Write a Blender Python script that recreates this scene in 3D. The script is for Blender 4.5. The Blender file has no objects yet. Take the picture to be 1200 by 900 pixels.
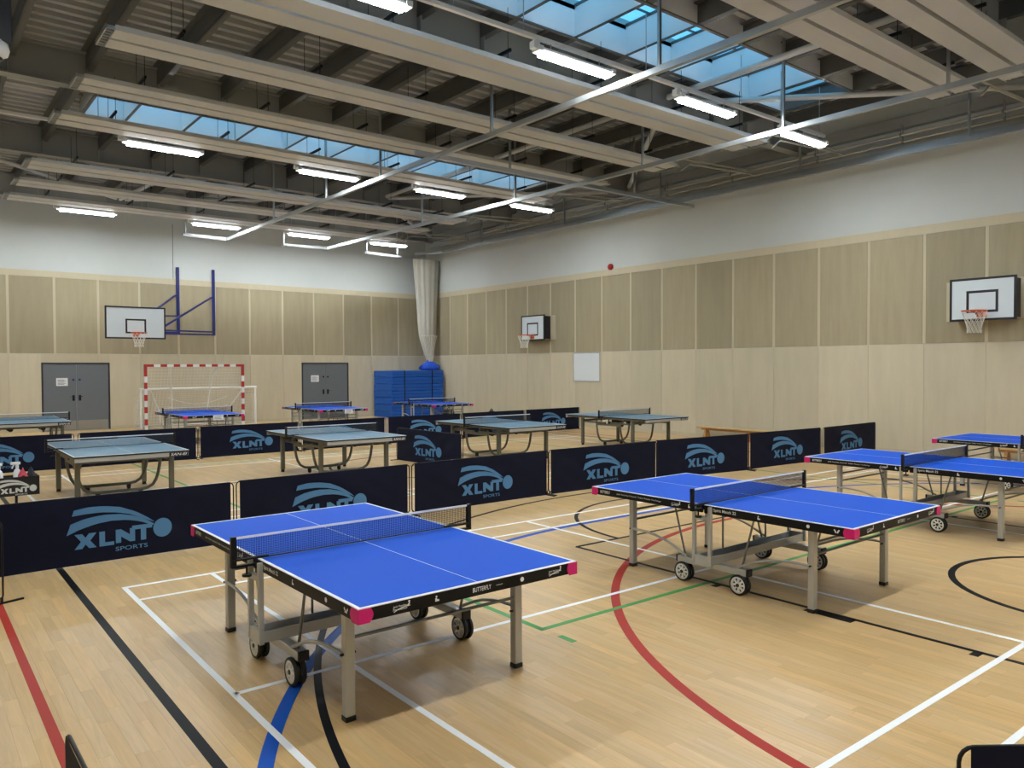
import bpy, bmesh, math, random
from mathutils import Vector, Matrix

random.seed(7)
C = bpy.context.scene.collection
PI = math.pi

# ---------------------------------------------------------------- camera, world, exposure
YAW, PITCH, ROLL, H, FPX = 0.6708, -0.0226, -0.0039, 1.988, 906.2
def cam_axes():
    f = Vector((math.sin(YAW)*math.cos(PITCH), math.cos(YAW)*math.cos(PITCH), math.sin(PITCH)))
    r = Vector((math.cos(YAW), -math.sin(YAW), 0)); u = r.cross(f)
    return r*math.cos(ROLL)+u*math.sin(ROLL), u*math.cos(ROLL)-r*math.sin(ROLL), f
CR, CU, CF = cam_axes()
cd = bpy.data.cameras.new('camera'); cam = bpy.data.objects.new('camera', cd); C.objects.link(cam)
cd.sensor_width = 36; cd.lens = 36*FPX/1200; cd.clip_end = 200; cd.clip_start = .05
M = Matrix((CR, CU, -CF)).transposed().to_4x4(); M.translation = (0, 0, H)
cam.matrix_world = M
bpy.context.scene.camera = cam

sc = bpy.context.scene
sc.view_settings.view_transform = 'Standard'; sc.view_settings.look = 'None'
sc.view_settings.gamma = 1; sc.view_settings.use_curve_mapping = False
sc.view_settings.exposure = 0.0
SKY = 1.8          # brightness of the daylight seen through the roof windows
LAMP = 190.0         # strength of the batten diffusers
world = bpy.data.worlds.new('sky'); sc.world = world; world.use_nodes = True
nt = world.node_tree
bg = nt.nodes['Background']
tc = nt.nodes.new('ShaderNodeTexCoord'); sx = nt.nodes.new('ShaderNodeSeparateXYZ')
ns = nt.nodes.new('ShaderNodeTexNoise'); ns.inputs['Scale'].default_value = 2.2; ns.inputs['Detail'].default_value = 4
rp = nt.nodes.new('ShaderNodeValToRGB'); rp.color_ramp.elements[0].color = (.14, .48, .84, 1); rp.color_ramp.elements[1].color = (.26, .70, .96, 1)
rp.color_ramp.elements[0].position = .35; rp.color_ramp.elements[1].position = .68
nt.links.new(tc.outputs['Generated'], ns.inputs['Vector']); nt.links.new(ns.outputs['Fac'], rp.inputs['Fac'])
nt.links.new(rp.outputs['Color'], bg.inputs['Color']); bg.inputs['Strength'].default_value = SKY
try:
    sc.cycles.use_denoising = True; sc.cycles.max_bounces = 8; sc.cycles.diffuse_bounces = 4
    sc.cycles.transparent_max_bounces = 12
except Exception: pass

# ---------------------------------------------------------------- materials
def srgb(r, g, b):
    f = lambda c: (c/255/12.92) if c/255 <= .04045 else ((c/255+.055)/1.055)**2.4
    return (f(r), f(g), f(b), 1)
MATS = {}
def mat(name, col, rough=.5, metal=0., spec=.5, emit=None, bump=None, vary=None, grain=None, objrand=0., alpha=None):
    if name in MATS: return MATS[name]
    m = bpy.data.materials.new(name); m.use_nodes = True; n = m.node_tree.nodes; L = m.node_tree.links
    b = n['Principled BSDF']
    b.inputs['Base Color'].default_value = col; b.inputs['Roughness'].default_value = rough
    b.inputs['Metallic'].default_value = metal; b.inputs['Specular IOR Level'].default_value = spec
    if emit:
        b.inputs['Emission Color'].default_value = emit[0]; b.inputs['Emission Strength'].default_value = emit[1]
    if grain or objrand or vary:
        geo = n.new('ShaderNodeNewGeometry'); mp = n.new('ShaderNodeMapping')
        L.new(geo.outputs['Position'], mp.inputs['Vector'])
        sc_ = grain[0] if grain else (1.3, 1.3, 1.3)
        mp.inputs['Scale'].default_value = sc_
        oi = n.new('ShaderNodeObjectInfo')
        if objrand:
            ml = n.new('ShaderNodeMath'); ml.operation = 'MULTIPLY'; ml.inputs[1].default_value = 37.
            L.new(oi.outputs['Random'], ml.inputs[0])
            cx = n.new('ShaderNodeCombineXYZ'); 
            for i in range(3): L.new(ml.outputs[0], cx.inputs[i])
            L.new(cx.outputs[0], mp.inputs['Location'])
        nz = n.new('ShaderNodeTexNoise'); nz.inputs['Scale'].default_value = 1; nz.inputs['Detail'].default_value = 5; nz.inputs['Roughness'].default_value = .6
        L.new(mp.outputs[0], nz.inputs['Vector'])
        amt = grain[1] if grain else (vary or 0)
        mr = n.new('ShaderNodeMapRange'); mr.inputs[1].default_value = .3; mr.inputs[2].default_value = .7
        mr.inputs[3].default_value = 1-amt; mr.inputs[4].default_value = 1+amt
        L.new(nz.outputs['Fac'], mr.inputs[0])
        val = mr.outputs[0]
        if objrand:
            m2 = n.new('ShaderNodeMapRange'); m2.inputs[3].default_value = 1-objrand; m2.inputs[4].default_value = 1+objrand
            L.new(oi.outputs['Random'], m2.inputs[0])
            mm = n.new('ShaderNodeMath'); mm.operation = 'MULTIPLY'; L.new(val, mm.inputs[0]); L.new(m2.outputs[0], mm.inputs[1]); val = mm.outputs[0]
        vm = n.new('ShaderNodeVectorMath'); vm.operation = 'SCALE'; vm.inputs[0].default_value = col[:3]
        L.new(val, vm.inputs['Scale']); L.new(vm.outputs[0], b.inputs['Base Color'])
    if bump:
        nz = n.new('ShaderNodeTexNoise'); nz.inputs['Scale'].default_value = bump[0]
        g2 = n.new('ShaderNodeNewGeometry'); L.new(g2.outputs['Position'], nz.inputs['Vector'])
        bp = n.new('ShaderNodeBump'); bp.inputs['Strength'].default_value = bump[1]; bp.inputs['Distance'].default_value = .01
        L.new(nz.outputs['Fac'], bp.inputs['Height']); L.new(bp.outputs[0], b.inputs['Normal'])
    MATS[name] = m
    return m

def floor_mat():
    m = mat('floor_wood', srgb(206, 172, 125), rough=.33, spec=.36)
    n = m.node_tree.nodes; L = m.node_tree.links; b = n['Principled BSDF']
    at = n.new('ShaderNodeAttribute'); at.attribute_name = 'tone'
    sp = n.new('ShaderNodeSeparateColor'); L.new(at.outputs['Color'], sp.inputs[0])
    geo = n.new('ShaderNodeNewGeometry'); mp = n.new('ShaderNodeMapping'); mp.inputs['Scale'].default_value = (34, 2.2, 1)
    L.new(geo.outputs['Position'], mp.inputs['Vector'])
    cx = n.new('ShaderNodeCombineXYZ'); ml = n.new('ShaderNodeMath'); ml.operation = 'MULTIPLY'; ml.inputs[1].default_value = 91
    L.new(sp.outputs[1], ml.inputs[0]); L.new(ml.outputs[0], cx.inputs[0]); L.new(ml.outputs[0], cx.inputs[1]); L.new(cx.outputs[0], mp.inputs['Location'])
    nz = n.new('ShaderNodeTexNoise'); nz.inputs['Scale'].default_value = 1; nz.inputs['Detail'].default_value = 4; nz.inputs['Distortion'].default_value = .8
    L.new(mp.outputs[0], nz.inputs['Vector'])
    r = n.new('ShaderNodeMapRange'); r.inputs[1].default_value = .3; r.inputs[2].default_value = .72; r.inputs[3].default_value = 1.07; r.inputs[4].default_value = .90
    L.new(nz.outputs['Fac'], r.inputs[0])
    r2 = n.new('ShaderNodeMapRange'); r2.inputs[3].default_value = .91; r2.inputs[4].default_value = 1.07
    L.new(sp.outputs[0], r2.inputs[0])
    mm = n.new('ShaderNodeMath'); mm.operation = 'MULTIPLY'; L.new(r.outputs[0], mm.inputs[0]); L.new(r2.outputs[0], mm.inputs[1])
    mx = n.new('ShaderNodeMix'); mx.data_type = 'RGBA'
    mx.inputs[6].default_value = srgb(208, 171, 117); mx.inputs[7].default_value = srgb(206, 174, 127)
    L.new(sp.outputs[1], mx.inputs[0])
    vm = n.new('ShaderNodeVectorMath'); vm.operation = 'SCALE'; L.new(mx.outputs[2], vm.inputs[0]); L.new(mm.outputs[0], vm.inputs['Scale'])
    L.new(vm.outputs[0], b.inputs['Base Color'])
    return m
m_floor = floor_mat()
m_plyl = mat('plywood_light', srgb(200, 190, 166), rough=.5, spec=.25, grain=((5, 5, .8), .05), objrand=.07)
m_plyd = mat('plywood_perforated', srgb(165, 154, 128), rough=.6, spec=.2, grain=((7, 7, .7), .07), objrand=.09)
m_plyj = mat('plywood_joint', srgb(198, 187, 160), rough=.5, spec=.25, grain=((6, 6, .8), .03))
m_plaster = mat('white_plaster', srgb(200, 204, 202), rough=.8, spec=.2, vary=.015)
m_deck = mat('roof_deck_steel', srgb(168, 170, 170), rough=.45, metal=.0, spec=.5, vary=.05)
m_beam = mat('beam_paint', srgb(140, 141, 138), rough=.5, vary=.03)
m_purlin = mat('purlin_steel', srgb(84, 84, 82), rough=.5, vary=.04)
m_panelw = mat('radiant_panel_paint', srgb(192, 194, 194), rough=.42, spec=.5)
m_galv = mat('galvanised_steel', srgb(176, 180, 182), rough=.32, metal=.85, vary=.05)
m_whitem = mat('white_metal', srgb(225, 226, 226), rough=.35)
m_skyfin = mat('skylight_white', srgb(222, 228, 232), rough=.5)
m_led = mat('led_diffuser', srgb(255, 255, 255), rough=.4, emit=((.91, .975, 1, 1), LAMP))
m_leds = mat('led_diffuser_side', srgb(255, 255, 255), rough=.4, emit=((.95, .97, 1, 1), 7.0))
m_black = mat('black_plastic', srgb(16, 16, 18), rough=.45)
m_blacks = mat('black_steel', srgb(14, 14, 17), rough=.45, spec=.3)
m_blue = mat('table_blue', srgb(4, 84, 206), rough=.6, spec=.15, vary=.015)
m_green = mat('table_slate_green', srgb(80, 130, 160), rough=.35, spec=.5, vary=.015)
m_line = mat('table_line_white', srgb(240, 243, 246), rough=.5)
m_edgehl = mat('table_edge_highlight', srgb(120, 160, 235), rough=.5)  # paler blue that paints the highlight of the chamfered table edge
m_apron = mat('apron_black', srgb(7, 7, 9), rough=.5, spec=.25)
m_pink = mat('corner_cap_pink', srgb(208, 30, 112), rough=.45, spec=.3)
m_print = mat('white_print', srgb(232, 232, 232), rough=.5)
m_silver = mat('silver_paint', srgb(182, 182, 178), rough=.38, metal=.25)
m_dsteel = mat('grey_steel', srgb(126, 126, 122), rough=.4, metal=.4)
m_olive = mat('grey_green_steel', srgb(112, 110, 98), rough=.4, metal=.3)
m_tyre = mat('tyre_rubber', srgb(20, 20, 22), rough=.6)
m_hub = mat('wheel_hub_white', srgb(246, 244, 236), rough=.4)
m_red = mat('red_plastic', srgb(196, 30, 44), rough=.4)
m_net = mat('net_thread', srgb(14, 22, 50), rough=.8, spec=.1)
m_netg = mat('net_thread_grey', srgb(60, 66, 70), rough=.8, spec=.1)
m_tape = mat('net_tape', srgb(225, 228, 236), rough=.7)
m_navy = mat('navy_fabric', srgb(9, 15, 43), rough=.75, spec=.25, vary=.12)
m_logo = mat('logo_blue', srgb(88, 138, 190), rough=.7, spec=.2)
m_logow = mat('logo_white', srgb(205, 208, 205), rough=.7, spec=.2)
m_door = mat('door_grey', srgb(104, 110, 116), rough=.5, vary=.02)
m_doorf = mat('door_frame_dark', srgb(46, 48, 54), rough=.5)
m_kick = mat('kick_plate_steel', srgb(150, 146, 138), rough=.4, metal=.5)
m_paper = mat('paper', srgb(228, 230, 234), rough=.8)
m_ink = mat('ink', srgb(70, 74, 84), rough=.8)
m_board = mat('backboard_white', srgb(214, 224, 230), rough=.4)
m_bframe = mat('backboard_black', srgb(20, 22, 32), rough=.4)
m_orange = mat('rim_orange', srgb(214, 100, 62), rough=.4)
m_cord = mat('white_cord', srgb(228, 224, 214), rough=.8)
m_ublue = mat('bracket_blue', srgb(12, 30, 108), rough=.4)
m_goalred = mat('goal_red', srgb(178, 40, 34), rough=.45)
m_goalw = mat('goal_white', srgb(235, 236, 238), rough=.45)
m_matb = mat('mat_blue', srgb(20, 92, 190), rough=.5, spec=.4, vary=.05)
m_strap = mat('strap_navy', srgb(10, 20, 60), rough=.7)
m_bag = mat('bag_blue', srgb(22, 88, 216), rough=.45, vary=.08)
m_curt = mat('curtain_net', srgb(196, 194, 184), rough=.9, spec=.1, vary=.06)
m_wood = mat('bench_wood', srgb(206, 174, 122), rough=.45, grain=((3, 20, 20), .06))
m_woodd = mat('bench_leg_wood', srgb(176, 128, 72), rough=.5, grain=((20, 20, 3), .06))
m_wboard = mat('whiteboard', srgb(222, 228, 232), rough=.25)
m_alu = mat('aluminium_edge', srgb(170, 174, 176), rough=.35, metal=.7)
m_bell = mat('alarm_red', srgb(170, 22, 26), rough=.4)
m_pipe = mat('pipe_grey', srgb(186, 182, 170), rough=.35, metal=.2)
m_fl = {'white': mat('floor_line_white', srgb(250, 252, 255), rough=.45, spec=.35),
        'black': mat('floor_line_black', srgb(16, 17, 20), rough=.5, spec=.15),
        'red': mat('floor_line_red', srgb(170, 44, 32), rough=.5, spec=.2),
        'blue': mat('floor_line_blue', srgb(14, 82, 180), rough=.5, spec=.2),
        'green': mat('floor_line_green', srgb(60, 150, 74), rough=.42, spec=.35)}
def glass_mat():
    m = bpy.data.materials.new('skylight_glass'); m.use_nodes = True; n = m.node_tree.nodes; L = m.node_tree.links
    n.remove(n['Principled BSDF'])
    t = n.new('ShaderNodeBsdfTransparent'); t.inputs[0].default_value = (.86, .96, 1, 1)
    g = n.new('ShaderNodeBsdfGlossy'); g.inputs['Roughness'].default_value = .05
    x = n.new('ShaderNodeMixShader'); x.inputs[0].default_value = .06
    L.new(t.outputs[0], x.inputs[1]); L.new(g.outputs[0], x.inputs[2]); L.new(x.outputs[0], n['Material Output'].inputs[0])
    return m
m_glass = glass_mat()

# ---------------------------------------------------------------- mesh helpers
class MB:
    def __init__(s): s.v = []; s.f = []; s.sm = []
    def add(s, vs, fs, smooth=False):
        k = len(s.v); s.v += [tuple(p) for p in vs]
        for f in fs: s.f.append(tuple(i+k for i in f)); s.sm.append(smooth)
        return s
    def box(s, a, b):
        x0, y0, z0 = (min(a[i], b[i]) for i in range(3)); x1, y1, z1 = (max(a[i], b[i]) for i in range(3))
        v = [(x0,y0,z0),(x1,y0,z0),(x1,y1,z0),(x0,y1,z0),(x0,y0,z1),(x1,y0,z1),(x1,y1,z1),(x0,y1,z1)]
        return s.add(v, [(0,3,2,1),(4,5,6,7),(0,1,5,4),(1,2,6,5),(2,3,7,6),(3,0,4,7)])
    def bevbox(s, a, b, e):
        bm = bmesh.new(); bmesh.ops.create_cube(bm, size=1)
        c = [(a[i]+b[i])/2 for i in range(3)]; d = [abs(a[i]-b[i]) for i in range(3)]
        for v in bm.verts: v.co = Vector((c[0]+v.co.x*d[0], c[1]+v.co.y*d[1], c[2]+v.co.z*d[2]))
        bmesh.ops.bevel(bm, geom=list(bm.edges), offset=e, segments=2, affect='EDGES', profile=.5)
        bm.verts.index_update(); s.add([v.co[:] for v in bm.verts], [[v.index for v in f.verts] for f in bm.faces]); bm.free(); return s
    def bar(s, p0, p1, w, h, up=(0,0,1)):
        p0, p1 = Vector(p0), Vector(p1); d = (p1-p0).normalized(); up = Vector(up)
        if abs(d.dot(up)) > .99: up = Vector((1,0,0))
        a = d.cross(up).normalized(); b = a.cross(d).normalized()
        v = []
        for p in (p0, p1):
            for i, j in ((-1,-1),(1,-1),(1,1),(-1,1)): v.append(p+a*(i*w/2)+b*(j*h/2))
        return s.add(v, [(0,1,2,3),(7,6,5,4),(0,4,5,1),(1,5,6,2),(2,6,7,3),(3,7,4,0)])
    def tube(s, pts, r, n=8, caps=True, closed=False, rr=None):
        P = [Vector(p) for p in pts]; N = len(P); rings = []
        t0 = (P[1]-P[0]).normalized(); a = t0.orthogonal().normalized()
        for i in range(N):
            if closed: t = (P[(i+1)%N]-P[i-1]).normalized()
            else: t = ((P[min(i+1,N-1)]-P[max(i-1,0)])).normalized()
            a = (a-t*a.dot(t)).normalized(); b = t.cross(a); ri = rr[i] if rr else r
            rings.append([P[i]+a*(math.cos(2*PI*k/n)*ri)+b*(math.sin(2*PI*k/n)*ri) for k in range(n)])
        v = [p for R in rings for p in R]; f = []
        for i in range(N if closed else N-1):
            for k in range(n):
                j = (i+1)%N; f.append((i*n+k, i*n+(k+1)%n, j*n+(k+1)%n, j*n+k))
        s.add(v, f, True)
        if caps and not closed:
            s.add(rings[0], [tuple(range(n-1,-1,-1))]); s.add(rings[-1], [tuple(range(n))])
        return s
    def cyl(s, p0, p1, r, n=12, r1=None): return s.tube([p0, p1], r, n, rr=[r, r if r1 is None else r1])
    def prism(s, poly, o, ux, uy, t):
        """polygon in the plane o + u*ux + v*uy, extruded by vector t"""
        o, ux, uy, t = Vector(o), Vector(ux), Vector(uy), Vector(t); n = len(poly)
        A = [o+ux*u+uy*v for u, v in poly]; B = [p+t for p in A]
        f = [tuple(range(n)), tuple(range(2*n-1, n-1, -1))]+[(i, i+n, (i+1)%n+n, (i+1)%n) for i in range(n)]
        return s.add(A+B, f)
    def lathe(s, prof, o=(0,0,0), n=16, axis='z'):
        v = []; f = []; m = len(prof)
        for k in range(n):
            c, d = math.cos(2*PI*k/n), math.sin(2*PI*k/n)
            for r, z in prof:
                p = (r*c, r*d, z) if axis == 'z' else (z, r*c, r*d)
                v.append((p[0]+o[0], p[1]+o[1], p[2]+o[2]))
        for k in range(n):
            for i in range(m-1): f.append((k*m+i, ((k+1)%n)*m+i, ((k+1)%n)*m+i+1, k*m+i+1))
        return s.add(v, f, True)
    def mesh(s, name, m):
        me = bpy.data.meshes.new(name); me.from_pydata(s.v, [], s.f); me.materials.append(m)
        me.polygons.foreach_set('use_smooth', s.sm); me.update()
        bm = bmesh.new(); bm.from_mesh(me); bmesh.ops.recalc_face_normals(bm, faces=bm.faces); bm.to_mesh(me); bm.free()
        return me
    def build(s, name, m, parent=None, loc=(0,0,0), rz=0):
        return put(name, s.mesh(name, m), parent, loc, rz)
def put(name, me, parent=None, loc=(0,0,0), rz=0):
    o = bpy.data.objects.new(name, me); C.objects.link(o); o.location = loc; o.rotation_euler = (0,0,rz)
    if parent is not None: o.parent = parent
    return o
def tag(o, label=None, cat=None, group=None, kind=None):
    for k, v in (('label', label), ('category', cat), ('group', group), ('kind', kind)):
        if v: o[k] = v
    return o
def thing(name, label, cat, loc=(0,0,0), rz=0, group=None):
    return tag(put(name, None, None, loc, rz), label, cat, group)
KIDS = {}
def copy_tree(o, parent=None):
    c = o.copy(); C.objects.link(c)
    if parent is not None: c.parent = parent
    for ch in list(o.children): copy_tree(ch, c)
    return c
TXT = {}
def text_mesh(s, height, m, width=None, shear=0., bold=0.):
    """flat text mesh in XZ plane (x right, z up), centred, 0.5 mm thick"""
    key = (s, height, m.name, width, shear)
    if key in TXT: return TXT[key]
    cu = bpy.data.curves.new('text', 'FONT'); cu.body = s; cu.size = 1; cu.align_x = 'CENTER'; cu.resolution_u = 3; cu.shear = shear; cu.offset = bold
    o = bpy.data.objects.new('text', cu); C.objects.link(o)
    dg = bpy.context.evaluated_depsgraph_get(); me = bpy.data.meshes.new_from_object(o.evaluated_get(dg))
    bpy.data.objects.remove(o)
    xs = [v.co.x for v in me.vertices]; ys = [v.co.y for v in me.vertices]
    cx, cy = (max(xs)+min(xs))/2, (max(ys)+min(ys))/2
    sy = height/(max(ys)-min(ys)); sx_ = (width/(max(xs)-min(xs))) if width else sy
    for v in me.vertices: v.co = ((v.co.x-cx)*sx_, 0, (v.co.y-cy)*sy)
    me.materials.clear(); me.materials.append(m); me.name = 'print'
    TXT[key] = me
    return me
def proj(p):
    d = Vector(p)-Vector((0,0,H)); z = d.dot(CF)
    if z < .1: return None
    return 600+FPX*d.dot(CR)/z, 450-FPX*d.dot(CU)/z, z

XR, YB, XL, YN, ZT = 17.5725, 27.99, -1.03, -1.25, 8.25
XC, YC = 8.28, 13.41

# ---------------------------------------------------------------- floor
floor = MB().box((XL-.3, YN-.3, -.2), (XR+.3, YB+.3, -.004)).build('floor', m_floor)
tag(floor, kind='structure', label='pale maple strip sports hall floor with coloured court lines')
PW = .078
planks = []
nrow = int((XR-XL)/PW)+1
for i in range(nrow):
    x0 = XL+i*PW; x1 = min(x0+PW, XR); y = YN-random.random()*.7
    while y < YB:
        l = random.choice((.42, .55, .68, .8, .95)); y1 = min(y+l, YB)
        y0 = max(y, YN)
        if y1-y0 > .02: planks.append((x0, x1, y0, y1))
        y += l
def plank_v(q):
    x0, x1, y0, y1 = q; e = .0004
    return [(x0,y0,-.004),(x1,y0,-.004),(x1,y1,-.004),(x0,y1,-.004),(x0+e,y0+e,0),(x1-e,y0+e,0),(x1-e,y1-e,0),(x0+e,y1-e,0)]
PF = [(4,5,6,7),(0,1,5,4),(1,2,6,5),(2,3,7,6),(3,0,4,7)]
def shows(q):
    c = ((q[0]+q[1])/2, (q[2]+q[3])/2, 0); p = proj(c)
    if not p or not (-20 < p[0] < 1220 and p[1] < 905): return 0
    if c[1] > 8.8: return 0
    return (q[1]-q[0])*(q[3]-q[2])/p[2]**3
planks.sort(key=shows, reverse=True)
rnd = random.Random(3)
def tone_mesh(name, qs):
    v = []; f = []; cols = []
    for q in qs:
        k = len(v); v += plank_v(q); f += [tuple(i+k for i in g) for g in PF]
        t = (rnd.random(), rnd.random(), rnd.random(), 1); cols += list(t)*8
    me = bpy.data.meshes.new(name); me.from_pydata(v, [], f); me.materials.append(m_floor)
    a = me.color_attributes.new('tone', 'FLOAT_COLOR', 'POINT'); a.data.foreach_set('color', cols); me.update()
    return me
for q in planks[:300]: put('plank', tone_mesh('plank', [q]), floor)
tag(put('plank_field', tone_mesh('plank_field', planks[300:]), floor), kind='stuff')

# court lines: thin painted strips
TIER = {'blue': .0008, 'red': .0011, 'green': .0014, 'black': .0017, 'white': .0020}
def line(col, p, q, w=.05, name=None):
    (x0, y0), (x1, y1) = p, q; d = math.hypot(x1-x0, y1-y0); ux, uy = (x1-x0)/d, (y1-y0)/d; nx, ny = -uy*w/2, ux*w/2; z = TIER[col]
    v = [(x0+nx,y0+ny),(x0-nx,y0-ny),(x1-nx,y1-ny),(x1+nx,y1+ny)]
    MB().add([(a,b,0) for a,b in v]+[(a,b,z) for a,b in v], [(4,5,6,7),(0,4,7,3),(1,2,6,5),(0,1,5,4),(2,3,7,6)]).build('court_line', m_fl[col], floor)
def arc(col, c, r, a0, a1, w=.05):
    n = max(12, int(abs(a1-a0)*r/.12)); z = TIER[col]; v = []; f = []
    for i in range(n+1):
        a = a0+(a1-a0)*i/n
        for rr in (r-w/2, r+w/2): v += [(c[0]+rr*math.cos(a), c[1]+rr*math.sin(a), 0), (c[0]+rr*math.cos(a), c[1]+rr*math.sin(a), z)]
        if i: k = i*4; f += [(k-3,k-1,k+3,k+1),(k-4,k-3,k+1,k),(k-1,k-2,k+2,k+3)]
    MB().add(v, f).build('court_line', m_fl[col], floor)
def rect(col, x0, y0, x1, y1, w=.05):
    line(col,(x0-w/2,y0),(x1+w/2,y0),w); line(col,(x0-w/2,y1),(x1+w/2,y1),w); line(col,(x0,y0),(x0,y1),w); line(col,(x1,y0),(x1,y1),w)
for yc in (4.58, YC, 22.24):                      # badminton, white
    a, b = 1.57, 14.97; w = .042
    rect('white', a, yc-3.05, b, yc+3.05, w)
    for s in (-1, 1): line('white', (a, yc+s*2.57), (b, yc+s*2.57), w)
    for x in (2.34, 14.2, 6.28, 10.26): line('white', (x, yc-3.05), (x, yc+3.05), w)
    line('white', (a, yc+.13), (6.28, yc+.13), w); line('white', (10.26, yc+.13), (b, yc+.13), w)
rect('black', 1.22, .4, 15.34, 26.4, .06); line('black', (1.22, YC), (15.34, YC)); arc('black', (XC, YC), 1.8, 0, 2*PI)
for s, yb in ((1, .4), (-1, 26.4)):               # basketball, black
    for x in (5.82, 10.74): line('black', (x, yb), (x, yb+s*5.8), .045)
    line('black', (5.82, yb+s*5.8), (10.74, yb+s*5.8), .045)
    arc('black', (XC, yb+s*5.8), 1.8, 0, PI) if s > 0 else arc('black', (XC, yb+s*5.8), 1.8, PI, 2*PI)
    a0 = math.acos(6.6/6.75)
    arc('black', (XC, yb+s*1.575), 6.75, s*a0, s*(PI-a0))
    for t in (-1, 1): line('black', (XC+t*6.6, yb), (XC+t*6.6, yb+s*3.0))
    arc('black', (XC, yb+s*1.575), 1.25, 0, s*PI, .06)
    for t in (-1, 1):
        for d0, d1, wd in ((2.62, 3.02, .1), (1.72, 1.78, .1), (3.87, 3.93, .1)):
            x = XC+t*2.51; line('black', (x, yb+s*d0), (x, yb+s*d1), wd)
for x in (.63, 15.93): line('red', (x, .9), (x, 25.9), .055)   # netball, red
for s, yb in ((1, 1.18), (-1, 25.64)):
    arc('red', (XC, yb), 4.9, 0, s*PI, .075); line('red', (.63, yb-s*.28), (15.93, yb-s*.28), .05)
rect('green', 3.78, 4.41, 12.78, 22.41)           # volleyball, green
line('green', (3.78, YC), (12.78, YC)); line('green', (3.78, 10.41), (12.78, 10.41)); line('green', (3.78, 16.41), (12.78, 16.41))
for x in (3.79, 12.77):
    for y0 in (4.06, 22.6): line('green', (x, y0), (x, y0+.16))
for s, yb in ((1, 1.05), (-1, 25.77)):            # goal areas, blue
    a = (0, PI/2) if s > 0 else (0, -PI/2)
    arc('blue', (9.78, yb), 6.02, a[0], a[1], .08); arc('blue', (6.78, yb), 6.02, PI/2*s, PI*s, .08)
    line('blue', (6.78, yb+s*6.02), (9.78, yb+s*6.02), .08)

# ---------------------------------------------------------------- walls
DOORS = [(3.49, 5.42), (12.01, 13.95)]
wr = MB().box((XR+.012, YN, 0), (XR+.3, YB+.3, ZT)).build('wall_right', m_plaster); tag(wr, kind='structure')
wb = MB().box((XL, YB+.012, 0), (XR+.012, YB+.3, ZT)).build('wall_back', m_plaster); tag(wb, kind='structure')
wl = MB().box((XL-.3, YN, 0), (XL, YB+.3, ZT)).build('wall_left', m_plaster); tag(wl, kind='structure')
wn = MB().box((XL-.3, YN-.3, 0), (XR+.3, YN, ZT)).build('wall_near', m_plaster); tag(wn, kind='structure')
for w_, a, b in ((wl, (XL, YN, .1), (XL+.02, YB, 5.02)), (wn, (XL, YN, .1), (XR, YN+.02, 5.02))):
    MB().box(a, b).build('wood_lining', m_plyl, w_)
Z0, ZM, ZU, ZTOP = .10, 2.45, 4.84, 5.03
P = 1.235
def panel_mesh(kind, w, h, along):
    key = (kind, round(w,3), round(h,3), along)
    if key in KIDS: return KIDS[key]
    b = MB(); t = .012
    if along == 'y': b.bevbox((-t, 0, 0), (0.004, w, h), .002)
    else: b.bevbox((0, -t, 0), (w, 0.004, h), .002)
    KIDS[key] = b.mesh('panel', m_plyl if kind == 'l' else (m_plyd if kind == 'd' else m_plyj))
    return KIDS[key]
def lining(wall, along, edges, doors=()):
    S = .075
    for e0, e1 in zip(edges[:-1], edges[1:]):
        def place(kind, a, b, z0, z1, nm='panel'):
            if b-a < .03: return
            me = panel_mesh(kind, b-a, z1-z0, along)
            put(nm, me, wall, (XR+.012, a, z0) if along == 'y' else (a, YB+.012, z0))
        place('d', e0+S/2, e1-S/2, ZM+.004, ZU-.004)
        place('j', e1-S/2+.003, e1+S/2-.003, ZM+.004, ZU-.004, 'joint_strip')
        g = .002; segs = [(e0+g, e1-g)]
        for d0, d1 in doors:
            new = []
            for a, b in segs:
                if b <= d0 or a >= d1: new.append((a, b)); continue
                place('l', max(a, d0), min(b, d1), 2.165, ZM-.003)
                if a < d0: new.append((a, d0))
                if b > d1: new.append((d1, b))
            segs = new
        for a, b in segs: place('l', a, b, Z0, ZM-.003)
    place_top = panel_mesh('j', edges[-1]-edges[0], ZTOP-ZU, along)
    put('top_rail', place_top, wall, (XR+.012, edges[0], ZU) if along == 'y' else (edges[0], YB+.012, ZU))
er = [YB-1.811-i*P for i in range(23)][::-1]; er = [max(e, YN+.02) for e in er if e > YN-.9]
er = sorted(set(er))+[YB-.576, YB-.02]
lining(wr, 'y', er)
eb = sorted([XR-1.347-i*P for i in range(15) if XR-1.347-i*P > XL+.05]); eb = [XL+.02]+eb+[XR-.112-0.0, XR]
lining(wb, 'x', eb, DOORS)
bb = MB().box((XR-.004, YN, 0), (XR+.012, YB, .1)).build('baseboard_right', m_plyj); tag(bb, kind='structure')
for i, (a, b) in enumerate(((XL, DOORS[0][0]), (DOORS[0][1], DOORS[1][0]), (DOORS[1][1], XR-.004))):
    tag(MB().box((a, YB-.004, 0), (b, YB+.012, .1)).build('baseboard_back', m_plyj), kind='structure')
# plaster joint line above the back wall lining
MB().box((7.42, YB+.008, ZTOP), (7.435, YB+.013, 6.9)).build('plaster_joint', m_doorf, wb)

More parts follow.
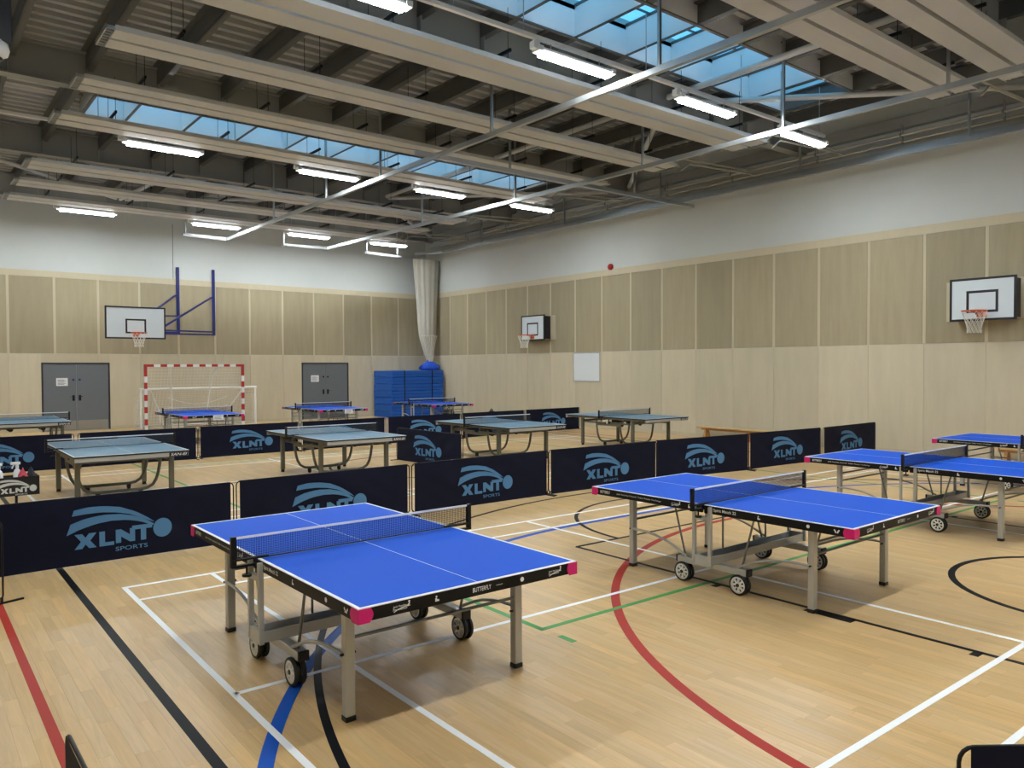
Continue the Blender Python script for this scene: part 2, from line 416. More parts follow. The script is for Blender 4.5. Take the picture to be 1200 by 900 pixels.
def door(n, x0, x1):
    r = MB(); y = YB
    r.box((x0, y-.012, 0), (x0+.05, y+.03, 2.165)); r.box((x1-.05, y-.012, 0), (x1, y+.03, 2.165)); r.box((x0+.05, y-.012, 2.115), (x1-.05, y+.03, 2.165))
    d = r.build('door_%d' % n, m_doorf); tag(d, kind='structure', label='grey double store doors in the back wall, ' + ('left of the goal' if n == 1 else 'left of the blue mats'))
    mid = (x0+x1)/2
    for a, b, s in ((x0+.054, mid-.004, 1), (mid+.004, x1-.054, -1)):
        lf = MB().bevbox((a, y-.004, .012), (b, y+.03, 2.112), .003).build('door_leaf', m_door, d)
        hx = mid-s*.09
        MB().box((hx-.035, y-.008, .95), (hx+.035, y-.004, 1.13)).tube([(hx, y-.008, 1.08), (hx, y-.04, 1.08), (hx-s*.08, y-.04, 1.08)], .009, 6).build('handle', m_blacks, lf)
        MB().cyl((hx, y-.008, 1.62), (hx, y-.003, 1.62), .035, 14).build('lock_plate', m_ublue if n == 1 else m_blacks, lf)
        if n == 1: MB().box((a+.02, y-.0065, .02), (b-.02, y-.004, .32)).build('kick_plate', m_kick, lf)
        if s == 1:
            px = x0+(.56 if n == 1 else .53)
            pp = MB().box((px-.16, y-.0075, 1.43), (px+.16, y-.004, 1.68)).build('notice', m_paper, lf)
            b2 = MB()
            for k in range(5): b2.box((px-.12, y-.0085, 1.47+k*.035), (px+(.11 if k % 2 else .06), y-.0073, 1.482+k*.035))
            b2.build('notice_print', m_ink, lf)
for i, (a, b) in enumerate(DOORS): door(i+1, a, b)

# ---------------------------------------------------------------- roof
PB, PT = 7.5, 7.82          # purlin bottom and top
GB = 8.02                   # rooflight glass
BEAMS = [-.69, 4.95, 10.59, 16.23, 21.87, 27.5]
PX = [1.60+1.23*k for k in range(-2, 14)]
SKY_ = [(-.86, 15.15, 8.05, 9.57), (3.25, 15.36, 17.55, 19.05)]
ceil = None
def deck_strip(b, x0, x1, y0, y1):
    p = .31; prof = [(0, 0), (.11, 0), (.13, .12), (.29, .12), (.31, 0)]; pts = []; y = y0
    n = int((y1-y0)/p)+1
    for k in range(n):
        for a, z in prof[:-1]:
            yy = y0+k*p+a
            if yy <= y1: pts.append((yy, PT+z))
    pts.append((y1, PT))
    v = []
    for yy, z in pts: v += [(x0, yy, z), (x1, yy, z)]
    f = [(2*i, 2*i+2, 2*i+3, 2*i+1) for i in range(len(pts)-1)]
    b.add(v, f)
db = MB()
ys = [YN-.3, SKY_[0][2], SKY_[0][3], SKY_[1][2], SKY_[1][3], YB+.3]
for y0, y1, skip in ((ys[0], ys[1], None), (ys[1], ys[2], 0), (ys[2], ys[3], None), (ys[3], ys[4], 1), (ys[4], ys[5], None)):
    if skip is None: deck_strip(db, XL-.3, XR+.3, y0, y1)
    else:
        s = SKY_[skip]; deck_strip(db, XL-.3, s[0], y0, y1); deck_strip(db, s[1], XR+.3, y0, y1)
ceil = db.build('ceiling', m_deck); tag(ceil, kind='structure', label='corrugated steel roof deck over the hall')
rb = MB()                                        # roof build-up above the deck so no daylight leaks
for (a, b, c, d) in ((XL-.3, XR+.3, ys[0], ys[1]), (XL-.3, XR+.3, ys[2], ys[3]), (XL-.3, XR+.3, ys[4], ys[5]), (SKY_[0][1], XR+.3, ys[1], ys[2]), (XL-.3, SKY_[0][0], ys[1], ys[2]), (XL-.3, SKY_[1][0], ys[3], ys[4]), (SKY_[1][1], XR+.3, ys[3], ys[4])):
    rb.box((a, c, PT+.125), (b, d, PT+.3))
rb.build('roof_build_up', m_deck, ceil)
pm = MB()                                        # cold-formed Z purlin
def purlin_mesh(y0, y1):
    k = ('pur', round(y0,2), round(y1,2))
    if k not in KIDS:
        b = MB().box((-.012, y0, PB), (.012, y1, PT)).box((-.012, y0, PB), (.11, y1, PB+.018)).box((-.11, y0, PT-.018), (.012, y1, PT)).box((.092, y0, PB+.018), (.11, y1, PB+.05))
        KIDS[k] = b.mesh('purlin', m_purlin)
    return KIDS[k]
for x in PX:
    if not XL < x < XR: continue
    for y0, y1 in zip(BEAMS[:-1], BEAMS[1:]):
        cut = [k for k in SKY_ if k[0]+.2 < x < k[1]-.2 and y0 < k[2] < y1]
        if cut:
            put('purlin', purlin_mesh(y0+.01, cut[0][2]-.05), ceil, (x, 0, 0)); put('purlin', purlin_mesh(cut[0][3]+.05, y1-.01), ceil, (x, 0, 0))
        else: put('purlin', purlin_mesh(y0+.01, y1-.01), ceil, (x, 0, 0))
for y in BEAMS:                                  # plated main beams, web and flanges
    b = MB().box((XL-.02, y-.012, 7.17), (XR+.02, y+.012, PT)).box((XL-.02, y-.13, 7.15), (XR+.02, y+.13, 7.18)).box((XL-.02, y-.13, PT-.03), (XR+.02, y+.13, PT-.004))
    b.build('roof_beam', m_beam, ceil)
    sb = MB()
    for x in PX:
        if XL+.2 < x < XR-.1: sb.box((x-.008, y-.125, 7.18), (x+.008, y+.125, PT-.03))
    sb.build('web_stiffeners', m_beam, ceil)
for x0 in (XL+.02, XR-.2):                       # eaves beams along the side walls
    MB().box((x0, YN, 7.2), (x0+.18, YB, 7.45)).build('eaves_beam', m_beam, ceil)
def brace(p, q, r=.06): MB().tube([p, q], r, 12).build('brace_tube', m_panelw, ceil)
ZB = 7.38
for y0, y1 in ((4.95, 10.3), (10.9, 16.0), (16.5, 21.7)): brace((12.2, y0, ZB), (12.2, y1, ZB))
brace((12.75, 10.3, ZB), (17.45, 5.4, ZB)); brace((12.75, 10.95, ZB), (17.3, 16.1, ZB))
brace((12.15, 22.1, ZB), (17.3, 17.0, ZB)); brace((12.15, 22.3, ZB), (17.3, 27.2, ZB)); brace((5.65, 27.2, ZB), (6.1, 22.2, ZB)); brace((2.1, 23.9, ZB), (5.5, 27.1, ZB)); brace((5.8, 27.2, ZB), (12.1, 22.3, ZB), .05)

def skylight(n, x0, x1, y0, y1):
    b = MB(); t = .05
    b.box((x0-t, y0-t, PB), (x1+t, y0, GB)); b.box((x0-t, y1, PB), (x1+t, y1+t, GB)); b.box((x0-t, y0, PB), (x0, y1, GB)); b.box((x1, y0, PB), (x1+t, y1, GB))
    w = b.build('window_%d' % n, m_skyfin)
    tag(w, kind='structure', label=('wide rooflight strip nearest the camera' if n == 1 else 'narrow rooflight strip above the middle of the hall'))
    cuts = [x0]+[x for x in PX if x0+.2 < x < x1-.2]+[x1]
    for x in cuts[1:-1]:
        MB().box((x-.012, y0, PB), (x+.012, y1, GB-.03)).build('rooflight_fin', m_skyfin, w)
        MB().box((x-.025, y0, GB-.03), (x+.025, y1, GB+.02)).build('glazing_bar', m_purlin, w)
        MB().box((x-.03, y0, PB-.012), (x+.03, y1, PB-.002)).build('fin_flange', m_purlin, w)
    MB().box((x0, y0+(y1-y0)*.62, GB-.02), (x1, y0+(y1-y0)*.62+.02, GB+.015)).build('glazing_bar', m_purlin, w)
    for a, c in zip(cuts[:-1], cuts[1:]):
        MB().box((a+.03, y0+.005, GB), (c-.03, y1-.005, GB+.012)).build('pane', m_glass, w)
    MB().box((x0-.06, y0-.07, PB-.02), (x1+.06, y0-.005, PB-.002)).box((x0-.06, y1+.005, PB-.02), (x1+.06, y1+.07, PB-.002)).box((x0-.07, y0, PB-.02), (x0-.005, y1, PB-.002)).box((x1+.005, y0, PB-.02), (x1+.07, y1, PB-.002)).build('opening_trim', m_purlin, w)
for i, s in enumerate(SKY_): skylight(i+1, *s)
tag(bpy.data.objects['window_1'], label='wide rooflight strip nearest the camera')

# radiant heating panels hung across the hall
RX0, RX1, RZ = 2.28, 14.28, 6.6
def radiant(yc, w, label):
    t = thing('radiant_panel', label, 'heater', (0, yc, RZ), 0, 'radiant heating panels hung under the roof')
    for s in (-1, 1):
        a, b = (.035, w/2) if s > 0 else (-w/2, -.035)
        q = MB().box((RX0+.12, a, 0), (RX1-.12, b, .02))
        e = b if s > 0 else a
        q.box((RX0+.12, e-.012 if s > 0 else e, .02), (RX1-.12, e if s > 0 else e+.012, .075))
        i0 = a if s > 0 else b; q.box((RX0+.12, i0 if s > 0 else i0-.012, .02), (RX1-.12, i0+.012 if s > 0 else i0, .085))
        q.build('radiant_plate', m_panelw, t)
    for x0, s in ((RX0, 1), (RX1, -1)):
        h = MB().box((x0, -w/2, 0), (x0+s*.02, w/2, .06)).box((x0, -w/2, 0), (x0+s*.12, -w/2+.02, .05)).box((x0, w/2-.02, 0), (x0+s*.12, w/2, .05))
        for k in range(7): h.cyl((x0+s*.01, -w/2+.06+(w-.12)*k/6, .03), (x0+s*.12, -w/2+.06+(w-.12)*k/6, .03), .014, 6)
        h.build('pipe_header', m_galv, t)
    for x in (3.3, 5.4, 7.4, 9.4, 11.5, 13.3):
        hb = MB().bar((x, -w/2, .22), (x, w/2, .22), .035, .045)
        for s in (-1, 1): hb.cyl((x, s*w*.42, .07), (x, s*w*.42, .22), .006, 5)
        hb.cyl((x, -w*.42, .22), (x, -w*.42, .88), .005, 5); hb.cyl((x, w*.42, .22), (x, w*.42, .88), .005, 5)
        hb.build('hanger', m_blacks, t)
    return t
for yc, w, lab in ((3.0, .75, 'radiant heating panel at the top right corner, nearest the camera'),
                   (4.6, .72, 'second radiant heating panel from the near end, crossing the top right'),
                   (5.72, .72, 'radiant heating panel just in front of the near rooflight'),
                   (9.75, .85, 'wide radiant heating panel behind the nearest row of lamps'),
                   (12.05, .72, 'pale radiant heating panel midway between the two rooflights'),
                   (14.25, .66, 'shaded radiant heating panel just in front of the far rooflight'),
                   (16.5, .76, 'radiant heating panel running along the far edge of the far rooflight'),
                   (20.58, .86, 'radiant heating panel behind the middle row of lamps'),
                   (22.72, .8, 'second radiant heating panel from the back wall'),
                   (24.8, .8, 'radiant heating panel closest to the back wall')):
    radiant(yc, w, lab)

# batten lamps on lighting trunking
def make_lamp():
    t = thing('batten_light', 'x', 'light', (0,0,0))
    L_ = .765
    b = MB().bevbox((-L_, -.07, .045), (L_, .07, .10), .012); b.bevbox((-L_-.03, -.09, .03), (-L_+.06, .09, .11), .01); b.bevbox((L_-.06, -.09, .03), (L_+.03, .09, .11), .01)
    b.build('housing', m_whitem, t)
    x0, x1 = -L_+.065, L_-.065
    df = MB().box((x0, -.068, -.012), (x1, .068, -.008)).build('diffuser', m_led, t)
    MB().prism([(-.08, .045), (-.072, -.008), (-.0685, -.011), (-.0685, .045)], (x0, 0, 0), (0,1,0), (0,0,1), (x1-x0, 0, 0)).prism([(.08, .045), (.072, -.008), (.0685, -.011), (.0685, .045)], (x0, 0, 0), (0,1,0), (0,0,1), (x1-x0, 0, 0)).build('diffuser_side', m_leds, df)
    MB().box((-L_-.06, -.03, .1), (-L_+.03, .03, .196)).box((-L_-.10, -.05, .06), (-L_-.02, .05, .16)).build('junction_box', m_whitem, t)
    MB().cyl((-.5, 0, .1), (-.5, 0, .2), .012, 6).cyl((.5, 0, .1), (.5, 0, .2), .012, 6).build('bracket', m_galv, t)
    return t
lamp0 = make_lamp(); used = [False]
LX = [.42, 4.42, 8.12, 11.28, 14.42]; LY = [.95, 8.65, 17.22, 25.55]; LZ = 6.53
ROW = ['lamp row behind the camera', 'nearest lamp row', 'middle lamp row', 'lamp row nearest the back wall']
COL = ['leftmost batten lamp', 'second batten lamp from the left', 'third batten lamp from the left', 'fourth batten lamp from the left', 'batten lamp closest to the right wall']
COLV = ['leftmost batten lamp outside the view', 'leftmost visible batten lamp', 'second visible batten lamp from the left', 'third visible batten lamp from the left', 'lit batten lamp closest to the right wall']
for j, y in enumerate(LY):
    for i, x in enumerate(LX):
        o = lamp0 if not used[0] else copy_tree(lamp0); used[0] = True
        o.location = (x, y, LZ); o['label'] = '%s in the %s' % (COLV[i] if j else COL[i], ROW[j]); o['group'] = 'batten lamps on trunking'
    t = thing('lighting_trunking', ['white lighting trunking above the lamps behind the camera', 'white lighting trunking carrying the nearest lamp row', 'white lighting trunking carrying the middle lamp row', 'white lighting trunking carrying the lamp row near the back wall'][j], 'trunking', (0, y, LZ+.2), 0, 'lighting trunking rails')
    MB().box((0, -.03, 0), (15.2, .03, .06)).build('rail', m_whitem, t)
    for x in (1.6, 3.2, 5.9, 7.1, 9.7, 12.3, 13.6, 15.0):
        MB().cyl((x, 0, .06), (x, 0, 1.0), .008, 5).build('hanger_rod', m_galv, t)

# galvanised curtain tracks
def track(label, pts, hang, z=6.2, group='curtain tracks'):
    t = thing('curtain_track', label, 'rail', (0,0,z), 0, group)
    for a, b in zip(pts[:-1], pts[1:]):
        MB().bar((a[0], a[1], 0), (b[0], b[1], 0), .075, .09).build('channel', m_galv, t)
    for x, y in hang: MB().bar((x, y, .045), (x, y, 1.62 if z < 6.25 else (1.53 if z < 6.4 else .95)), .045, .045).build('hanger_rod', m_galv, t)
    return t
track('long curtain track over the middle of the hall, turning left at its far end', [(8.62, YN+.1), (8.5, 13.4), (8.55, 25.8), (7.1, 25.65)], [(8.6, 2.3), (8.58, 7.4), (8.52, 11.3), (8.5, 15.4), (8.5, 18.2), (8.52, 21.7), (7.2, 25.665)])
track('right hand curtain track over the floor, turning left at its far end', [(12.65, YN+.1), (12.4, 13.4), (12.0, 25.6), (10.4, 25.75)], [(12.6, 5.16), (12.5, 7.9), (12.45, 11.2), (12.35, 15.4), (12.2, 19.6), (10.45, 25.75)])
track('cross track joining the long curtain tracks to the right wall', [(8.2, 13.42), (16.9, 13.4)], [(10.6, 13.4), (14.6, 13.4)], 6.292)
track('curtain track along the top of the right wall', [(16.85, 4.8), (16.85, 25.6), (16.3, 26.7)], [(16.85, 6.5), (16.85, 10.2), (16.85, 14.5), (16.85, 18.5), (16.85, 23)], 6.5)
track('short curtain track beside the back right corner', [(13.5, 25.7), (15.2, 25.95)], [(13.6, 25.72), (15.0, 25.92)], 6.2)
# heating pipes along the right wall
for k, (dx, dz, lab) in enumerate(((0, 0, 'upper heating pipe along the right wall'), (.09, -.13, 'lower heating pipe along the right wall'))):
    t = thing('heating_pipe', lab, 'pipe', (17.22+dx, 0, 7.0+dz))
    MB().cyl((0, 2.2, 0), (0, 27.2, 0), .03, 8).build('pipe', m_pipe, t)
    for y in (4, 6, 8, 10, 12.4, 14.6, 17, 19.5, 22, 24.5): MB().box((-.036, y, -.036), (.036, y+.04, .036)).bar((0, y+.02, .03), (0, y+.02, .25-dz), .016, .016).build('pipe_clip', m_dsteel, t)
    for y in (5.5, 9.5, 11.9, 16.3, 20.4, 24.6): MB().tube([(0, y+dz, .0), (-.3, y+dz, .0), (-2.6, y+dz, -.12), (-2.9, y+dz, -.33)], .02, 6).build('branch_pipe', m_pipe, t)
t = thing('cable_tray', 'dark cable tray running along the right wall below the roof', 'cable tray', (17.36, 0, 6.66))
MB().box((-.1, 2, 0), (.16, 27.4, .012)).box((-.1, 2, .012), (-.09, 27.4, .07)).build('tray', m_galv, t)
for y in range(3, 27, 2): MB().box((-.1, y, -.02), (.2, y+.05, 0)).build('tray_bracket', m_dsteel, t)
# hanging camera at the top left
t = thing('ceiling_camera', 'dark grey drop box with white dome camera at top left corner of the photo', 'camera', (1.06, 12.0, 6.0))
MB().bevbox((-.16, -.12, .18), (.16, .12, 1.4), .01).build('drop_box', m_doorf, t)
MB().lathe([(0, .2), (.13, .2), (.15, .1), (.13, .03), (.08, 0), (0, -.01)], n=18).build('dome_housing', m_whitem, t)
MB().lathe([(0, -.012), (.07, -.004), (.07, -.03), (0, -.045)], n=16).build('lens', m_black, t)

# ---------------------------------------------------------------- table tennis tables
TW, TL, TH = .7625, 1.37, .76
def wheel(parent, x, y, s):
    g = MB()
    for dx in (-.026, .026):
        g.lathe([(.0, dx-.012), (.02, dx-.014), (.02, dx+.014), (0, dx+.012)], (x, y, .09), 12, 'x')
        g.lathe([(.058, dx-.01), (.074, dx-.01), (.074, dx+.01), (.058, dx+.01), (.058, dx-.01)], (x, y, .09), 20, 'x')
        for k in range(8):
            a = 2*PI*k/8; c, d = math.cos(a), math.sin(a)
            g.bar((x+dx, y+c*.015, .09+d*.015), (x+dx, y+c*.064, .09+d*.064), .0125, .018, (1,0,0))
    w = g.build('wheel', m_hub, parent)
    ty = MB()
    for dx in (-.026, .026):
        ty.lathe([(.073, dx-.013), (.086, dx-.012), (.09, dx-.005), (.09, dx+.005), (.086, dx+.012), (.073, dx+.013)], (x, y, .09), 24, 'x')
    ty.build('tyre', m_tyre, w)
    MB().cyl((x-.044, y, .09), (x+.044, y, .09), .016, 10).cyl((x-.012, y, .09), (x+.012, y, .09), .072, 20).build('axle_and_gap_disc', m_black, w)  # axle, plus an added black disc that darkens the gaps between spokes
    MB().box((x-.009, y-.02, .172), (x+.009, y+.03, .188)).build('brake_tab', m_red, w)
    return w
def net(parent, m, tapem, post_h=.9125):
    g = MB(); z0, z1 = TH+.004, TH+.142; W2 = .905
    n = int(2*W2/.0115)
    for i in range(n+1):
        x = -W2+2*W2*i/n; g.bar((x, 0, z0), (x, 0, z1), .0021, .0021)
    for k in range(13):
        z = z0+(z1-z0)*k/12; g.bar((-W2, 0, z), (W2, 0, z), .0021, .0021)
    nt_ = g.build('net', m, parent)
    MB().box((-W2, -.004, z1-.002), (W2, .004, TH+.154)).build('net_tape', tapem, nt_)
    MB().bar((-W2, 0, TH+.003), (W2, 0, TH+.003), .006, .006).build('net_cord', m_black, nt_)
    for s in (-1, 1):
        p = MB().bevbox((s*.915-.018, -.014, TH-.04), (s*.915+.018, .014, TH+.158), .004)
        p.bevbox((s*.69, -.018, TH+.002), (s*.93, .018, TH+.014), .003); p.box((s*.78, -.016, TH-.04), (s*.93, .016, TH-.025))
        p.cyl((s*.83, 0, TH-.10), (s*.83, 0, TH-.035), .007, 8); p.cyl((s*.83, 0, TH-.105), (s*.83, 0, TH-.09), .03, 12)
        p.build('net_post', m_blacks, nt_)
    return nt_
def text_on(parent, me, loc, face):
    """face: 'near' (-y), 'left' (-x), 'right' (+x), 'far' (+y)"""
    rz = {'near': 0, 'left': -PI/2, 'right': PI/2, 'far': PI}[face]
    return put('print', me, parent, loc, rz)
def icon_mesh(kind):
    k = ('ic', kind)
    if k in KIDS: return KIDS[k]
    b = MB(); t = (0, -.0005, 0)
    if kind == 'butterfly':
        for s in (-1, 1):
            b.prism([(0,-.012),(s*.006,.002),(s*.016,.014),(s*.023,.012),(s*.022,.002),(s*.013,-.004),(s*.015,-.012),(s*.008,-.015)], (0,0,0), (1,0,0), (0,0,1), t)
    elif kind == 'round':
        b.prism([(.014*math.cos(2*PI*i/14), .014*math.sin(2*PI*i/14)) for i in range(14)], (0,0,0), (1,0,0), (0,0,1), t)
    elif kind == 'player':
        b.prism([(-.012,-.014),(.014,-.014),(.014,-.004),(.002,-.002),(-.004,.006),(-.012,.004)], (0,0,0), (1,0,0), (0,0,1), t)
        b.prism([(-.004+.006*math.cos(2*PI*i/8), .012+.006*math.sin(2*PI*i/8)) for i in range(8)], (0,0,0), (1,0,0), (0,0,1), t)
    elif kind == 'swoosh':
        pts = [(-.05+.1*i/8, -.016+.012*math.sin(PI*i/8)+ .02*(i/8)**2) for i in range(9)]
        b.prism(pts+[(x, z+.004) for x, z in pts[::-1]], (0,0,-.006), (1,0,0), (0,0,1), t)
        b.prism([(.044+.006*math.cos(2*PI*i/8), .022+.006*math.sin(2*PI*i/8)) for i in range(8)], (0,0,0), (1,0,0), (0,0,1), t)
        b.prism([(.03,.002),(.044,.016),(.05,.012),(.036,-.004)], (0,0,0), (1,0,0), (0,0,1), t)
    KIDS[k] = b.mesh('print', m_print); return KIDS[k]
T_BF = lambda: text_mesh('BUTTERFLY', .026, m_print, .13, 0, .01)
T_JP = lambda: text_mesh('Jack Petchey', .012, m_print, .085, .2, .01)
T_FO = lambda: text_mesh('Foundation', .012, m_print, .085, .2, .01)
T_CH = lambda: text_mesh("Jack Petchey Schools' Table Tennis Challenge", .017, m_print, .56)
T_SM = lambda: text_mesh('Spirit Match 22', .034, m_print, .23, 0, .012)
T_SU = lambda: text_mesh('TABLES', .006, m_print, .05)
def make_blue():
    t = thing('tennis_table', 'x', 'table')
    for s in (-1, 1):
        g = MB().box((-TW+.002, s*.012, TH-.022), (TW-.002, s*(TL-.002), TH))
        h = g.build('tabletop', m_blue, t)
        q = MB(); z0, z1 = TH, TH+.0008
        q.box((-TW, s*.012, TH-.004), (-TW+.02, s*TL, z1)); q.box((TW-.02, s*.012, TH-.004), (TW, s*TL, z1)); q.box((-TW+.02, s*(TL-.02), TH-.004), (TW-.02, s*TL, z1))
        q.build('edge_line', m_line, h)
        MB().box((-.0018, s*.014, TH-.001), (.0018, s*(TL-.02), z1)).build('centre_line', m_line, h)
        MB().box((-TW+.02, s*.012, TH-.001), (TW-.02, s*.018, z1)).build('inner_edge_highlight', m_edgehl, h)  # highlight on the chamfer beside the net, painted as a pale strip
        a = MB(); zb = TH-.072; zt = TH-.004
        for x in (-1, 1): a.box((x*TW, s*.012, zb), (x*(TW-.022), s*TL, zt))
        a.box((-TW+.022, s*TL, zb), (TW-.022, s*(TL-.022), zt)); a.box((-TW+.022, s*.012, zb+.02), (TW-.022, s*.03, zt))
        ap = a.build('apron', m_apron, t)
        e = .0012
        for x in (-1, 1):                       # pink corner caps, curved inner edge on both faces
            cz, ch = TH-.080, .076
            arc1 = [(.068+.018*math.sin(PI*(i/6))-.006*(1-i/6), cz+ch*i/6) for i in range(7)]
            poly = [(-.002, cz)]+[(u, z) for u, z in arc1]+[(-.002, cz+ch)]
            b = MB().prism(poly, (x*TW, s*(TL+e), 0), (-x, 0, 0), (0, 0, 1), (0, s*.004, 0))
            b.prism(poly, (x*(TW+e), s*TL, 0), (0, -s, 0), (0, 0, 1), (x*.004, 0, 0))
            b.bevbox((x*(TW-.02), s*(TL-.02), cz), (x*(TW+.005), s*(TL+.005), cz+ch), .003)
            b.build('corner_cap', m_pink, t)
        zc = TH-.037; yo = s*(TL+e); ff = 'near' if s < 0 else 'far'
        text_on(ap, T_BF(), (s*-.02, yo, zc), ff)
        for u in (-.52, .57):
            text_on(ap, T_JP(), (-s*u, yo, zc+.006), ff); text_on(ap, T_FO(), (-s*u, yo, zc-.008), ff); text_on(ap, icon_mesh('swoosh'), (-s*(u+.012), yo, zc), ff)
        text_on(ap, icon_mesh('player'), (s*.287, yo, zc), ff); text_on(ap, icon_mesh('round'), (-s*.317, yo, zc), ff); text_on(ap, T_SU(), (-s*.145, yo, zc), ff)
        for x in (-1, 1):                       # long sides: end A carries the challenge text, end B the model text
            xo = x*(TW+e); fc = 'left' if x < 0 else 'right'; k = 1 if x < 0 else -1     # reading runs from +y to -y on the left side
            if s*k > 0:
                text_on(ap, T_BF(), (xo, k*1.19, zc), fc); text_on(ap, T_CH(), (xo, k*.755, zc), fc)
                text_on(ap, T_JP(), (xo, k*.31, zc+.006), fc); text_on(ap, T_FO(), (xo, k*.31, zc-.008), fc); text_on(ap, icon_mesh('swoosh'), (xo, k*.30, zc), fc)
                text_on(ap, icon_mesh('player'), (xo, k*.15, zc), fc)
            else:
                text_on(ap, T_SM(), (xo, -k*.225, zc), fc); text_on(ap, icon_mesh('player'), (xo, -k*.56, zc), fc)
                text_on(ap, icon_mesh('round'), (xo, -k*1.0, zc), fc); text_on(ap, icon_mesh('butterfly'), (xo, -k*1.235, zc), fc)
        for x in (-1, 1):
            lg = MB().bevbox((x*.61-.03, s*.955-.027, .03), (x*.61+.03, s*.955+.027, TH-.07), .006).build('leg', m_silver, t)
            MB().bevbox((x*.61-.033, s*.955-.03, 0), (x*.61+.033, s*.955+.03, .032), .006).build('foot', m_black, lg)
            MB().cyl((x*.61-.05, s*.955, .38), (x*.61+.045, s*.955, .38), .008, 8).build('bolt', m_black, lg)
            pts = [(.27, .232), (.36, .272), (.45, .312), (.54, .342), (.63, .363), (.74, .378), (.85, .383), (.95, .38)]
            MB().tube([(x*.645, s*u, z) for u, z in pts], .0115, 8).build('arc_strut', m_silver, t)
            MB().cyl((x*.62, s*.30, .22), (x*.62, s*.43, TH-.065), .0095, 8).build('folding_rod', m_dsteel, t)
            wheel(t, x*.64, s*.30, s)
            MB().box((x*.64-.008, s*.30-.02, .09), (x*.64+.008, s*.30+.02, .18)).build('fork', m_dsteel, t)
        for z in (.465, .562): MB().cyl((-.61, s*.955, z), (.61, s*.955, z), .011, 8).build('leg_rail', m_dsteel, t)
    for x in (-1, 1):
        for s in (-1, 1):
            MB().bevbox((x*.775-.018, s*.084-.014, .235), (x*.775+.018, s*.084+.014, TH-.012), .004).build('upright', m_silver, t)
        MB().box((x*.775-.014, -.07, TH-.135), (x*.775+.014, .07, TH-.10)).build('link_plate', m_silver, t); MB().box((x*.775-.014, -.1, .225), (x*.775+.014, .1, .31)).build('link_plate', m_silver, t)
        b = MB().bevbox((x*.62-.035, -.37, .17), (x*.62+.035, .37, .228), .004).build('axle_beam', m_silver, t)
        for s in (-1, 1): MB().bevbox((x*.62-.036, s*.365, .168), (x*.62+.036, s*.385, .23), .004).build('end_cap', m_black, b)
        MB().cyl((x*.35, .085, .3), (x*.35, .085, TH-.07), .009, 8).build('folding_rod', m_dsteel, t)
    MB().box((-.79, -.075, .228), (.79, .075, .236)).box((-.79, -.078, .228), (.79, -.070, .30)).box((-.79, .070, .228), (.79, .078, .30)).build('channel_beam', m_silver, t)
    net(t, m_net, m_tape)
    return t
